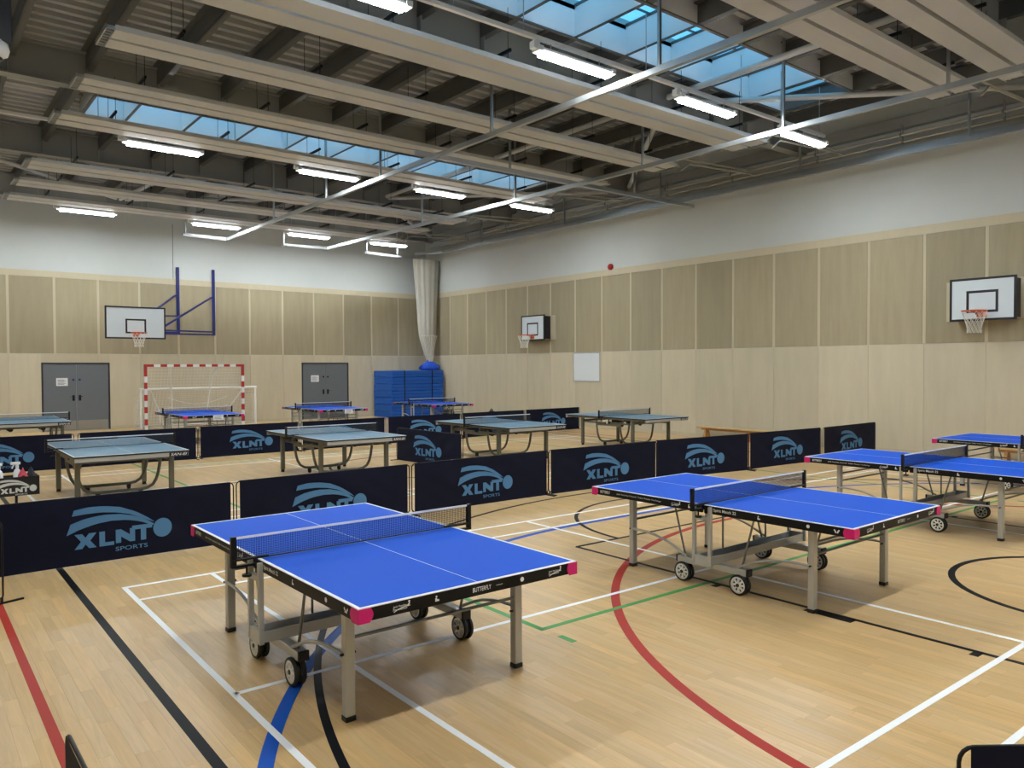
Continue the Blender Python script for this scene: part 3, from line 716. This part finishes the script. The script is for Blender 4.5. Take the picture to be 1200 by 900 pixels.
def make_grey():
    t = thing('tennis_table', 'x', 'table')
    for s in (-1, 1):
        h = MB().box((-TW+.002, s*.006, TH-.02), (TW-.002, s*(TL-.002), TH)).build('tabletop', m_green, t)
        q = MB(); z1 = TH+.0008
        q.box((-TW+.001, s*.006, TH-.002), (-TW+.02, s*(TL-.001), z1)); q.box((TW-.02, s*.006, TH-.002), (TW-.001, s*(TL-.001), z1)); q.box((-TW+.02, s*(TL-.02), TH-.002), (TW-.02, s*(TL-.001), z1))
        q.build('edge_line', m_line, h)
        MB().box((-.0018, s*.008, TH-.001), (.0018, s*(TL-.02), z1)).build('centre_line', m_line, h)
        MB().box((-TW, s*.008, TH-.024), (-TW+.012, s*TL, TH-.003)).box((TW-.012, s*.008, TH-.024), (TW, s*TL, TH-.003)).box((-TW+.012, s*(TL-.012), TH-.024), (TW-.012, s*TL, TH-.003)).build('edge_band', m_black, h)
        ap = MB().box((-TW+.012, s*(TL-.008), TH-.082), (TW-.012, s*(TL-.04), TH-.024)).build('end_apron', m_silver, t)
        for x in (-1, 1): MB().box((x*(TW-.03), s*.02, TH-.065), (x*(TW-.055), s*(TL-.06), TH-.024)).build('side_apron', m_olive, t)
        yo = s*(TL-.0075); ff = 'near' if s < 0 else 'far'
        bg_ = MB().box(((.48 if s < 0 else -.745), yo, TH-.08), (.745 if s < 0 else -.48, yo+s*.004, TH-.026)).build('name_plate', m_black, ap)
        text_on(bg_, text_mesh('SAN-EI', .038, m_print, .23, .25, .012), (-s*.615, yo+s*.0052, TH-.052), ff)
        for x in (-1, 1):
            lg = MB().bevbox((x*.64-.034, s*.85-.034, .045), (x*.64+.034, s*.85+.034, TH-.024), .006).build('leg', m_olive, t)
            MB().cyl((x*.64, s*.85, 0), (x*.64, s*.85, .05), .034, 12, .03).build('foot', m_black, lg)
            MB().bevbox((x*.60-.02, s*.08, .575), (x*.60+.02, s*.85, .615), .004).build('side_rail', m_olive, t)
        MB().bevbox((-.62, s*.85-.02, .60), (.62, s*.85+.02, .645), .004).build('end_rail', m_olive, t)
        pts = [(-.60, .64), (-.585, .48), (-.56, .34), (-.53, .24), (-.48, .16), (-.40, .115), (-.3, .10), (.3, .10), (.40, .115), (.48, .16), (.53, .24), (.56, .34), (.585, .48), (.60, .64)]
        MB().tube([(u, s*.40, z) for u, z in pts], .024, 10).build('undercarriage_hoop', m_olive, t)
        for x in (-.3, .3):
            c = MB().box((x-.03, s*.40-.012, .035), (x-.022, s*.40+.012, .09)).box((x+.022, s*.40-.012, .035), (x+.03, s*.40+.012, .09)).box((x-.03, s*.40-.015, .085), (x+.03, s*.40+.015, .1)).build('castor', m_blacks, t)
            MB().cyl((x-.018, s*.40, .042), (x+.018, s*.40, .042), .042, 16).build('castor_wheel', m_tyre, c)
            MB().cyl((x*1.1, s*.2-.02, .55), (x*1.1, s*.2+.02, .55), .055, 16).build('roller', m_black, t)
            MB().bar((x*1.1, s*.24, .55), (x*1.1, s*.24, TH-.024), .04, .012).build('roller_bracket', m_olive, t)
    for x in (-.59, .59): MB().bar((x, -.40, .55), (x, .40, .55), .03, .05).build('linkage', m_olive, t)
    MB().bevbox((-.42, -.06, .60), (.42, .06, .70), .01).build('latch_box', m_black, t)
    net(t, m_netg, m_tape)
    return t
BT = [(2.5535, 4.914, .011, 'nearest blue table tennis table with pink corners, left of centre in the foreground'),
      (6.3235, 4.306, .016, 'blue table tennis table in the middle foreground, second from the left'),
      (10.32, 4.33, 0, 'blue table tennis table second from the right, partly behind the middle one'),
      (14.3, 4.38, 0, 'blue table tennis table at the right edge closest to the right wall'),
      (6.42, 21.92, .01, 'blue table tennis table standing in front of the red and white goal'),
      (10.23, 22.2, .01, 'blue table tennis table in front of the right hand grey doors'),
      (14.32, 22.45, -.02, 'blue table tennis table in front of the stacked blue gym mats')]
b0 = make_blue()
blue_objs = []
for i, (x, y, r, lab) in enumerate(BT):
    o = b0 if i == 0 else copy_tree(b0)
    o.location = (x, y, 0); o.rotation_euler = (0, 0, r); o['label'] = lab; o['group'] = 'blue table tennis tables'; blue_objs.append(o)
GT = [(2.634, 13.434, .0, 'grey-green table tennis table behind the first barrier at left, beside the towel box'),
      (2.37, 21.72, .0, 'grey-green table tennis table at the far left edge in front of the left grey doors'),
      (6.35, 13.38, .0, 'grey-green table tennis table second from the left in the middle row'),
      (10.3, 13.46, .0, 'grey-green table tennis table behind the sideways barrier in the middle row'),
      (14.2, 13.36, .0, 'grey-green table tennis table at the right end of the middle row')]
g0 = make_grey()
for i, (x, y, r, lab) in enumerate(GT):
    o = g0 if i == 0 else copy_tree(g0)
    o.location = (x, y, 0); o.rotation_euler = (0, 0, r); o['label'] = lab; o['group'] = 'grey-green table tennis tables'
for o, lx in ((blue_objs[4], .1), (blue_objs[5], .15)):
    t = thing('score_card', 'white paper card on the end of the table ' + ('in front of the goal' if o is blue_objs[4] else 'in front of the right hand doors'), 'card', (o.location.x+lx, o.location.y-TL-.012, .63))
    MB().box((-.13, 0, 0), (.13, .004, .12)).build('sheet', m_paper, t)
    b = MB()
    for k in range(3): b.box((-.1, -.0008, .025+k*.03), (.09-.03*(k % 2), 0, .035+k*.03))
    b.build('writing', m_ink, t)

# ---------------------------------------------------------------- barriers
ARC_U = [(440,650),(520,628),(610,619),(700,622),(790,645),(860,677),(905,705),(830,684),(760,662),(680,654),(590,656),(500,669),(428,684)]
ARC_L = [(420,730),(500,695),(600,670),(700,663),(780,670),(850,690),(900,715),(893,726),(820,704),(740,696),(650,703),(560,723),(470,757),(397,795)]
def lg_pt(x, y): return ((x-703)/616, (732-(y+.135*(x-700)))/564)
def logo_mesh(m, bend=None, scale=1.):
    k = ('logo', m.name, scale)
    if k in KIDS: return KIDS[k]
    b = MB()
    def poly(pts): b.prism([(u*scale, v*scale) for u, v in pts], (0,0,0), (1,0,0), (0,0,1), (0,-.0008,0))
    def strip(outer, inner):
        n = 14
        def samp(L_, t):
            s = t*(len(L_)-1); i = min(int(s), len(L_)-2); f = s-i
            return (L_[i][0]*(1-f)+L_[i+1][0]*f, L_[i][1]*(1-f)+L_[i+1][1]*f)
        for i in range(n):
            q = [samp(outer, i/n), samp(outer, (i+1)/n), samp(inner, (i+1)/n), samp(inner, i/n)]
            poly([lg_pt(*p) for p in q])
    strip(ARC_U[:7], ARC_U[7:][::-1]); strip(ARC_L[:7], ARC_L[7:][::-1])
    cu, cv = lg_pt(953, 738); poly([(cu+.094*math.cos(2*PI*i/28), cv+.1*math.sin(2*PI*i/28)) for i in range(28)])
    zb, zt = -.187, -.037   # letter band
    L0 = lambda x: (x-703)/616
    a, c, w = L0(440), L0(562), .068; m0, zm, d = (a+c)/2, (zb+zt)/2, .034
    poly([(a, zb), (a+w, zb), (m0, zm-d), (c-w, zb), (c, zb), (m0+.042, zm), (c, zt), (c-w, zt), (m0, zm+d), (a+w, zt), (a, zt), (m0-.042, zm)])
    a, c = L0(578), L0(662); poly([(a, zb), (c, zb), (c, zb+.037), (a+.052, zb+.037), (a+.052, zt), (a, zt)])
    a, c = L0(672), L0(785); zb2 = zb+.012; e = .05
    poly([(a, zb2), (a+e, zb2), (a+e, zt-.075), (c-e, zb2), (c, zb2), (c, zt), (c-e, zt), (c-e, zb2+.075), (a+e, zt), (a, zt)])
    a, c = L0(768), L0(888); zt2 = zt+.022; mid = (a+c)/2+.012
    poly([(mid-.026, zb2), (mid+.026, zb2), (mid+.026, zt-.02), (c, zt-.02), (c, zt2), (a, zt2), (a, zt-.02), (mid-.026, zt-.02)])
    me = b.mesh('logo', m)
    tm = text_mesh('SPORTS', .043*scale, m, .31*scale, 0, .01)
    bm = bmesh.new(); bm.from_mesh(me); n0 = len(bm.verts); bm.from_mesh(tm)
    bm.verts.ensure_lookup_table()
    for v in bm.verts[n0:]: v.co += Vector(((765-703)/616*scale, -.0008, -.235*scale))
    bm.to_mesh(me); bm.free()
    KIDS[k] = me; return me
BW, BH = 2.30, .69
def fabric_mesh(seed):
    r = random.Random(seed); nx, nz = 36, 12; v = []; f = []
    ph = [r.random()*6 for _ in range(6)]
    for j in range(nz+1):
        for i in range(nx+1):
            u, w = i/nx, j/nz; x = -BW/2+.035+(BW-.07)*u; z = .008+(BH-.004)*w
            edge = min(u, 1-u, w, 1-w)*4; e = min(1, edge)
            d = .003+e*(.006*math.sin(9*u+5*w+ph[0])+.0045*math.sin(23*u-14*w+ph[1])+.004*math.sin(31*u+17*w+ph[2]))
            if j in (0, nz): z += (-.004 if j else .006)*math.sin(PI*u)
            v.append((x, d-.013, z))
    for j in range(nz):
        for i in range(nx): k = j*(nx+1)+i; f.append((k, k+1, k+nx+2, k+nx+1))
    return MB().add(v, f, True).mesh('fabric_panel', m_navy)
def frame_mesh(b=None):
    b = MB(); x, h, c = BW/2, BH, .05; pts = []
    for cx, cz, a0 in ((x-c, .09, -PI/2), (x-c, h-c, 0), (-x+c, h-c, PI/2), (-x+c, .09, PI)):
        for k in range(5): a = a0+PI/2*k/4; pts.append((cx+c*math.cos(a), 0, cz+c*math.sin(a)))
    b.tube(pts, .0075, 6, closed=True)
    return b.mesh('frame', m_blacks)
def foot_mesh():
    return MB().bevbox((-.012, -.17, 0), (.012, .17, .016), .003).box((-.008, -.008, .01), (.008, .008, .06)).mesh('foot', m_blacks)
FR, FT = frame_mesh(), foot_mesh()
def barrier(x0, y0, x1, y1, label, group, seed, logo=True):
    cx, cy = (x0+x1)/2, (y0+y1)/2; L_ = math.hypot(x1-x0, y1-y0); a = math.atan2(y1-y0, x1-x0)
    t = thing('barrier', label, 'barrier', (cx, cy, 0), a, group); sx_ = L_/BW
    for nm, me in (('frame', FR), ('fabric_panel', fabric_mesh(seed))): put(nm, me, t).scale = (sx_, 1, 1)
    if logo: put('logo', logo_mesh(m_logo), t, (0, -.0255, .36))
    for s in (-1, 1): put('foot', FT, t, (s*(L_/2-.02), 0, 0))
    return t
ord_ = ['leftmost', 'second from the left', 'third from the left', 'fourth from the left', 'fifth from the left', 'sixth from the left', 'rightmost']
R1 = [(.60, 8.74, 2.95, 8.80), (3.00, 8.85, 5.31, 8.90), (5.36, 8.92, 7.83, 8.98), (7.86, 9.0, 10.2, 8.86), (10.26, 8.95, 12.62, 8.68), (12.7, 8.74, 15.0, 8.58), (15.04, 8.56, 17.38, 8.62)]
W1 = ['under the towel box', 'behind the nearest blue table', 'behind the net of the nearest blue table', 'beside it', 'behind the middle blue table', 'near the bench', 'touching the right wall']
for i, (a, b, c, d) in enumerate(R1):
    barrier(a, b, c, d, 'navy barrier with logo, %s in the near barrier row' % ord_[i] + (', ending at the right wall' if i == 6 else ''), 'near row of barriers', i)
R2 = [(.35, 17.40, 2.70, 17.36), (2.78, 17.42, 5.06, 17.36), (5.12, 17.48, 7.43, 17.5), (7.48, 17.5, 9.77, 17.54), (9.88, 17.66, 12.2, 17.66), (12.25, 17.7, 14.55, 17.74), (14.6, 17.78, 16.9, 17.86)]
for i, (a, b, c, d) in enumerate(R2):
    barrier(a, b, c, d, 'navy barrier with logo, %s in the far barrier row' % ord_[i], 'far row of barriers', 20+i)
barrier(8.33, 14.47, 8.43, 12.14, 'navy barrier standing sideways between two grey-green tables', 'loose barriers', 40)
barrier(-.1, 9.9, .66, 7.74, 'navy barrier standing end-on at the left edge, only its black end post in view', 'loose barriers', 41)
barrier(.45, 3.13, .47, .83, 'navy barrier seen end-on at the bottom left corner', 'loose barriers', 42)
barrier(2.800, 1.094, 4.634, -0.294, 'navy barrier with rounded frame corner at the bottom right corner', 'loose barriers', 43, logo=False)

# towel box on a stand, with bottles
t = thing('towel_box', 'black towel box on a stand with white logo, behind the leftmost near barrier', 'box', (1.10, 11.1, 0))
MB().box((-.23, -.13, .455), (.23, -.12, .68)).box((-.23, .12, .455), (.23, .13, .68)).box((-.23, -.12, .455), (-.22, .12, .68)).box((.22, -.12, .455), (.23, .12, .68)).box((-.22, -.12, .56), (.22, .12, .575)).build('box', m_black, t)
put('logo', logo_mesh(m_logow, None, .40), t, (0, -.131, .565))
MB().cyl((0, 0, .015), (0, 0, .46), .016, 10).build('pole', m_blacks, t)
MB().cyl((0, 0, 0), (0, 0, .018), .16, 20).build('base', m_blacks, t)
def bottle(x, y, lab, a):
    t = thing('spray_bottle', lab, 'bottle', (x, y, .576), a, 'spray bottles in the towel box')
    MB().lathe([(0, 0), (.04, 0), (.042, .01), (.042, .14), (.03, .17), (.014, .19), (.014, .2), (0, .2)], n=16).build('body', m_paper, t)
    MB().cyl((0, 0, .195), (0, 0, .235), .018, 12).bevbox((-.07, -.016, .235), (.035, .016, .27), .008).bar((-.035, 0, .235), (-.055, 0, .19), .012, .014).build('trigger_head', m_goalw, t)
bottle(1.12, 11.165, 'white spray bottle in the middle of the black towel box', .1); bottle(.93, 11.12, 'white spray bottle at the left edge of the photo, in the towel box', .4)
def cloth(nm, x, y, m, lab, s):
    b = MB(); r = random.Random(s); n = 9; v = []; f = []
    for j in range(n):
        for i in range(n):
            u, w = i/(n-1)*2-1, j/(n-1)*2-1; h = max(0, 1-math.hypot(u, w)*.8)
            v.append((u*.046+r.uniform(-.004,.004), w*.05+r.uniform(-.004,.004), .12*h+r.random()*.02+.08))
    for j in range(n-1):
        for i in range(n-1): k = j*n+i; f.append((k, k+1, k+n+1, k+n))
    k = len(v); b.add(v, f, True)
    b.box((-.044, -.045, 0), (.044, .045, .085))
    tag(b.build(nm, m, None, (x, y, .576)), lab, 'cloth')
cloth('cloth', 1.165, 11.045, mat('cloth_red', srgb(190, 70, 86), rough=.9, vary=.2), 'crumpled red cloth in front of the spray bottle in the towel box', 3)
cloth('cloth', 1.26, 11.12, mat('cloth_black', srgb(40, 42, 50), rough=.9, vary=.4), 'crumpled black and grey cloth at the right end of the towel box', 5)

# ---------------------------------------------------------------- basketball hoops
def board_parts(t, w, h, th, off):
    """board in local frame: face at y=0 looking to -y, centred in x, z from 0"""
    MB().box((-w/2, 0, 0), (w/2, th, h)).build('backboard', m_board, t)
    f = MB(); e = .04
    for a, b in (((-w/2-.005, -.006, -.005), (w/2+.005, th+.005, e)), ((-w/2-.005, -.006, h-e), (w/2+.005, th+.005, h+.005)), ((-w/2-.005, -.006, e), (-w/2+e, th+.005, h-e)), ((w/2-e, -.006, e), (w/2+.005, th+.005, h-e))): f.box(a, b)
    f.build('board_frame', m_bframe, t)
    q = MB(); sw, sz0, sz1 = .295, .16, .61
    if h < 1: sz0, sz1 = .16, .61
    for a, b in (((-sw, -.003, sz0), (sw, 0, sz0+.05)), ((-sw, -.003, sz1-.05), (sw, 0, sz1)), ((-sw, -.003, sz0+.05), (-sw+.05, 0, sz1-.05)), ((sw-.05, -.003, sz0+.05), (sw, 0, sz1-.05))): q.box(a, b)
    q.build('target_square', m_bframe, t)
    r = MB(); n = 24; R = .225; cy, cz = -.151-R, .18
    r.tube([(R*math.cos(2*PI*k/n), cy+R*math.sin(2*PI*k/n), cz) for k in range(n)], .011, 8, closed=True)
    r.box((-.09, -.008, cz-.12), (.09, -.0, cz+.02)); r.prism([(0, 0), (-.17, .0), (0, -.12)], (-.085, -.004, cz), (0, 1, 0), (0, 0, 1), (.006, 0, 0)); r.prism([(0, 0), (-.17, .0), (0, -.12)], (.079, -.004, cz), (0, 1, 0), (0, 0, 1), (.006, 0, 0))
    r.box((-.09, -.16, cz-.006), (.09, -.004, cz+.006))
    rim = r.build('rim', m_orange, t)
    g = MB(); m_ = 12; L_ = 5
    def np_(k, j):
        rr = [.225, .195, .165, .14, .125, .13][j]; a = 2*PI*(k+.5*j)/m_; return (rr*math.cos(a), cy+rr*math.sin(a), cz-.02-.085*j)
    for j in range(L_):
        for k in range(m_):
            g.tube([np_(k, j), np_(k, j+1)], .0045, 4, caps=False); g.tube([np_(k+1, j), np_(k, j+1)], .0045, 4, caps=False)
    g.build('hoop_net', m_cord, rim)
def wall_hoop(yc, lab, w=1.2):
    t = thing('basketball_hoop', lab, 'hoop', (17.2, yc, 2.885), -PI/2, 'basketball hoops on the right wall')
    board_parts(t, w, .865, .03, 0)
    MB().bar((-.4, .03, .7), (-.4, .31, .7), .05, .05).bar((.4, .03, .7), (.4, .31, .7), .05, .05).bar((-.4, .03, .15), (-.4, .31, .15), .05, .05).bar((.4, .03, .15), (.4, .31, .15), .05, .05).box((-w/2-.02, .06, .05), (-w/2+.02, .3, .82)).box((w/2-.05, .06, .05), (w/2-.02, .3, .82)).build('bracket', m_bframe, t)
    MB().box((-.82, .345, .02), (.82, .371, .85)).build('backing_board', m_plyj, t)
wall_hoop(6.365, 'small basketball hoop on the right wall closest to the camera', 1.22)
wall_hoop(20.52, 'small basketball hoop on the right wall beyond the whiteboard', 1.22)
t = thing('basketball_hoop', 'full size basketball hoop on a blue swing bracket on the back wall', 'hoop', (5.79, 26.02, 2.895))
board_parts(t, 1.72, .985, .03, 0)
X = lambda x, y, z: (x-5.79, y-26.02, z-2.895)
b = MB()
for x in (7.56, 8.75): b.bar(X(x, YB-.045, 3.12), X(x, YB-.045, 5.43), .085, .085, (0,1,0))
b.build('wall_upright', m_ublue, t)
b = MB()
for p, q in (((7.56, 27.9, 4.45), (7.44, 27.9, 4.45)), ((7.44, 27.9, 4.45), (6.44, 26.1, 3.86)), ((8.75, 27.9, 4.45), (8.66, 27.9, 4.45)), ((8.66, 27.9, 4.45), (6.62, 26.1, 3.29)), ((7.56, 27.9, 3.76), (6.62, 26.1, 3.64)), ((8.75, 27.9, 3.24), (6.62, 26.1, 3.18)), ((8.75, 27.9, 3.15), (6.62, 26.1, 3.07)), ((7.56, 27.9, 3.2), (5.2, 26.1, 3.1))): b.bar(X(*p), X(*q), .05, .05)
b.build('swing_arm', m_ublue, t)
MB().bar((-.6, .06, .2), (.8, .06, .2), .05, .05).bar((-.6, .06, .8), (.8, .06, .8), .05, .05).bar((.7, .06, .15), (.7, .06, .9), .05, .05).bar((-.5, .06, .15), (-.5, .06, .9), .05, .05).build('board_support', m_ublue, t)

# whiteboard, alarm
t = thing('whiteboard', 'square whiteboard on the plywood right wall', 'whiteboard', (XR, 18.23, 1.51))
MB().box((-.012, -.6, .0), (-.001, .6, .9)).build('panel', m_wboard, t)
MB().box((-.018, -.62, -.02), (-.001, -.6, .92)).box((-.018, .6, -.02), (-.001, .62, .92)).box((-.018, -.6, -.02), (-.001, .6, 0)).box((-.018, -.6, .9), (-.001, .6, .92)).build('frame', m_alu, t)
t = thing('fire_alarm', 'small red fire alarm bell above the plywood on the right wall', 'alarm', (XR+.01, 17.13, 5.1))
MB().lathe([(0, -.1), (.05, -.1), (.09, -.07), (.1, -.02), (.1, 0), (0, 0)], n=20, axis='x').build('bell', m_bell, t)
MB().box((-.03, -.05, -.05), (0, .05, .05)).build('base_box', m_bell, t)

# ---------------------------------------------------------------- goals
def net_plane(b, o, ux, uy, nu, nv, r=.004):
    o, ux, uy = Vector(o), Vector(ux), Vector(uy)
    for i in range(nu+1): b.bar(o+ux*(i/nu), o+ux*(i/nu)+uy, r, r)
    for j in range(nv+1): b.bar(o+uy*(j/nv), o+uy*(j/nv)+ux, r, r)
gx0, gx1, gy, gz = 6.06, 9.10, 26.08, 2.10
t = thing('handball_goal', 'red and white striped handball goal in front of the back wall', 'goal', (gx0, gy, 0))
Wg = gx1-gx0
nb = 10
for s, x in ((0, 0), (1, Wg)):
    post = MB(); pw = MB()
    for k in range(nb+1):
        z0, z1 = gz*k/(nb+1), gz*(k+1)/(nb+1)
        (pw if k % 2 == 0 and k < nb else post).box((x-.04, -.04, z0), (x+.04, .04, z1))
    po = post.build('post', m_goalred, t); pw.build('white_bands', m_goalw, po)
cb = MB(); cw = MB(); n2 = 15
for k in range(n2):
    a, b_ = .04+(Wg-.08)*k/n2, .04+(Wg-.08)*(k+1)/n2
    (cw if k % 2 else cb).box((a, -.04, gz-.08), (b_, .04, gz))
co = cb.build('crossbar', m_goalred, t); cw.build('white_bands', m_goalw, co)
b = MB()
for x in (.75, Wg-.75): b.tube([(x, .04, gz-.05), (x+(.12 if x < 1.5 else -.12), .45, gz-.35), (x+(.25 if x < 1.5 else -.25), .86, .06)], .02, 8)
b.tube([(0, .04, .03), (0, .86, .03), (Wg, .86, .03), (Wg, .04, .03)], .02, 8)
b.build('back_stay', m_goalw, t)
b = MB(); net_plane(b, (.02, .1, gz-.08), (Wg-.04, 0, 0), (0, .74, -gz+.12), 30, 20, .007)
for x in (.02, Wg-.02):
    for j in range(1, 11): z = gz-.08-(gz-.1)*j/11; b.bar((x, 0, z), (x, (.74*j/11+.1), z), .006, .006)
b.build('goal_net', m_cord, t)
sx0, sx1, sy, sz = 6.12, 9.86, 27.0, 1.30
Ws = sx1-sx0
t = thing('five_a_side_goal', 'low white five-a-side goal behind the striped handball goal', 'goal', (sx0, sy, 0))
b = MB().tube([(0, 0, 0), (0, 0, sz)], .035, 10).tube([(Ws, 0, 0), (Ws, 0, sz)], .035, 10).tube([(-.035, 0, sz), (Ws+.035, 0, sz)], .035, 10)
b.build('front_frame', m_goalw, t)
b = MB()
for x, s in ((0, 1), (Ws, -1)): b.tube([(x, 0, sz), (x+s*.35, .25, sz-.05), (x+s*.75, .75, .5), (x+s*.8, .9, .04)], .025, 8)
b.tube([(0, 0, .03), (0, .9, .03), (Ws, .9, .03), (Ws, 0, .03)], .025, 8)
b.build('back_frame', m_goalw, t)
b = MB(); net_plane(b, (.02, .2, sz-.05), (Ws-.04, 0, 0), (0, .72, -sz+.1), 34, 12, .006); net_plane(b, (0, .02, .04), (0, .9, 0), (0, 0, sz-.3), 8, 8, .006); net_plane(b, (Ws, .02, .04), (0, .9, 0), (0, 0, sz-.3), 8, 8, .006)
for k in (0, 1):
    pts = [(.9+2.0*i/16, .42-.05*k, sz-.3-.25*math.sin(PI*i/16)-k*.3) for i in range(17)]; b.tube(pts, .012, 5)
b.build('goal_net', m_cord, t)

# ---------------------------------------------------------------- mats, curtain, bag
MX0, MX1, MY0, MY1 = 15.02, 17.42, 26.46, 27.9
names7 = ['lowest', 'second from the bottom', 'third from the bottom', 'middle', 'third from the top', 'second from the top', 'topmost']
mm_ = MB().bevbox((0, 0, .004), (MX1-MX0, MY1-MY0, .258), .02).mesh('cover', m_matb)
hm = MB().bar((.02, -.004, .13), (MX1-MX0-.02, -.004, .13), .006, .012).mesh('seam', m_strap)
for k in range(7):
    t = thing('gym_mat', 'thick blue gym mat, %s in the corner stack' % names7[k], 'mat', (MX0+random.uniform(-.012,.012), MY0+random.uniform(-.01,.01), .263*k), 0, 'stacked blue gym mats')
    put('cover', mm_, t); put('seam', hm, t)
for x, lab in ((15.6, 'left dark strap around the stack of blue gym mats'), (16.88, 'right dark strap around the stack of blue gym mats')):
    tag(MB().box((x-.022, MY0-.018, 0), (x+.022, MY0-.013, 1.852)).box((x-.022, MY0-.018, 1.846), (x+.022, MY1, 1.852)).build('strap', m_strap), lab, 'strap', 'mat stack straps')
t = thing('divider_curtain', 'white netting divider curtain gathered in the back right corner', 'curtain', (16.98, 26.95, 0))
v = []; f = []; nn = 44; prof = [(6.34, .54, .16), (5.6, .50, .15), (4.6, .43, .15), (3.6, .38, .15), (3.25, .36, .15), (3.0, .30, .14), (2.7, .22, .12), (2.45, .15, .10), (2.2, .09, .08), (2.1, .07, .07)]
for j, (z, a, b_) in enumerate(prof):
    for i in range(nn):
        th = 2*PI*i/nn; fold = 1+.16*math.sin(11*th+j*.15)+.09*math.sin(17*th-j*.2)
        v.append((a*math.cos(th)*fold+.08*(1 if z < 3 else 0)*(3-z)/.9, b_*math.sin(th)*fold, z))
for j in range(len(prof)-1):
    for i in range(nn): f.append((j*nn+i, j*nn+(i+1)%nn, (j+1)*nn+(i+1)%nn, (j+1)*nn+i))
MB().add(v, f, True).build('gathered_net', m_curt, t)
b = MB()
for i in range(9): x = -.34+i*.085; b.tube([(x, -.17, 3.27), (x*.6+.03, -.15, 2.75), (x*.25+.08, -.1, 2.2)], .010, 5)
b.tube([(-.37+.74*i/12, -.16-.03*math.sin(PI*i/12), 3.25+.02*math.sin(i)) for i in range(13)], .014, 6)
b.build('hem_cords', m_cord, t)
v = []; f = []; nn = 30; prof = [(1.855, .30), (1.87, .42), (1.95, .45), (2.05, .40), (2.13, .26), (2.2, .13), (2.27, .11), (2.28, .05)]
for j, (z, r) in enumerate(prof):
    for i in range(nn):
        th = 2*PI*i/nn; q = r*(1+.09*math.sin(7*th+j)+.05*math.sin(13*th-j)); v.append((q*math.cos(th), q*.6*math.sin(th), z+.012*math.sin(5*th+j)*(0 if j == 0 else 1)))
for j in range(len(prof)-1):
    for i in range(nn): f.append((j*nn+i, j*nn+(i+1)%nn, (j+1)*nn+(i+1)%nn, (j+1)*nn+i))
f.append(tuple(range(nn)))
tag(MB().add(v, f, True).build('curtain_bag', m_bag, None, (17.06, 26.92, 0)), 'bright blue bag holding the curtain end, on top of the gym mats', 'bag')

# benches along the right wall
def bench(y0, y1, lab):
    t = thing('gym_bench', lab, 'bench', (17.25, (y0+y1)/2, 0), 0, 'wooden gym benches'); h = (y1-y0)/2
    MB().bevbox((-.13, -h, .30), (.13, h, .335), .006).build('seat', m_wood, t)
    MB().box((-.05, -h+.1, .24), (.05, h-.1, .30)).build('rail', m_woodd, t)
    for y in (-h+.25, 0, h-.25): MB().prism([(-.05, .30), (.05, .30), (.14, .0), (-.14, 0)], (0, y-.03, 0), (1,0,0), (0,0,1), (0,.06,0)).build('leg', m_woodd, t)
bench(10.3, 13.45, 'long wooden gym bench against the right wall behind the near barriers')
bench(2.9, 6.15, 'wooden gym bench against the right wall behind the rightmost blue table')
# small odds and ends
def lump(nm, lab, cat, x, y, sx_, sy_, sz_, m, s, parts=None):
    r = random.Random(s); bm = bmesh.new(); bmesh.ops.create_icosphere(bm, subdivisions=3, radius=1)
    ph = [r.random()*6 for _ in range(3)]
    for v in bm.verts:
        k = 1+.12*math.sin(4*v.co.x+ph[0])+.1*math.sin(5*v.co.y+ph[1])+.06*math.sin(7*v.co.z+ph[2])
        v.co = Vector((v.co.x*k*sx_, v.co.y*k*sy_, max(-.02, (v.co.z*k+.75))*sz_))
    zmin = min(v.co.z for v in bm.verts)
    for v in bm.verts: v.co.z -= zmin
    me = bpy.data.meshes.new(nm); bm.to_mesh(me); bm.free(); me.materials.append(m)
    for p in me.polygons: p.use_smooth = True
    t = thing(nm, lab, cat, (x, y, 0)); put('body', me, t)
    pts = [(-sx_*.4+sx_*.8*i/8, 0, sz_*1.7+.11*math.sin(PI*i/8)-.03) for i in range(9)]
    MB().tube(pts, .014, 6).build('carry_strap', m, t)
lump('kit_bag', 'black kit bag on the floor against the right wall beyond the far barriers', 'bag', 17.2, 22.9, .2, .26, .2, m_black, 2)
lump('kit_bag', 'black kit bag on the floor beside the stacked gym mats', 'bag', 16.3, 24.4, .2, .2, .22, m_black, 6)
t = thing('paper_box', 'small white paper box on the floor under the rightmost grey-green table', 'box', (14.35, 13.2, 0), .3)
MB().bevbox((-.06, -.045, 0), (.06, .045, .09), .003).build('carton', m_paper, t); MB().box((-.045, -.02, .09), (.045, .02, .094)).build('opening_slot', m_ink, t)
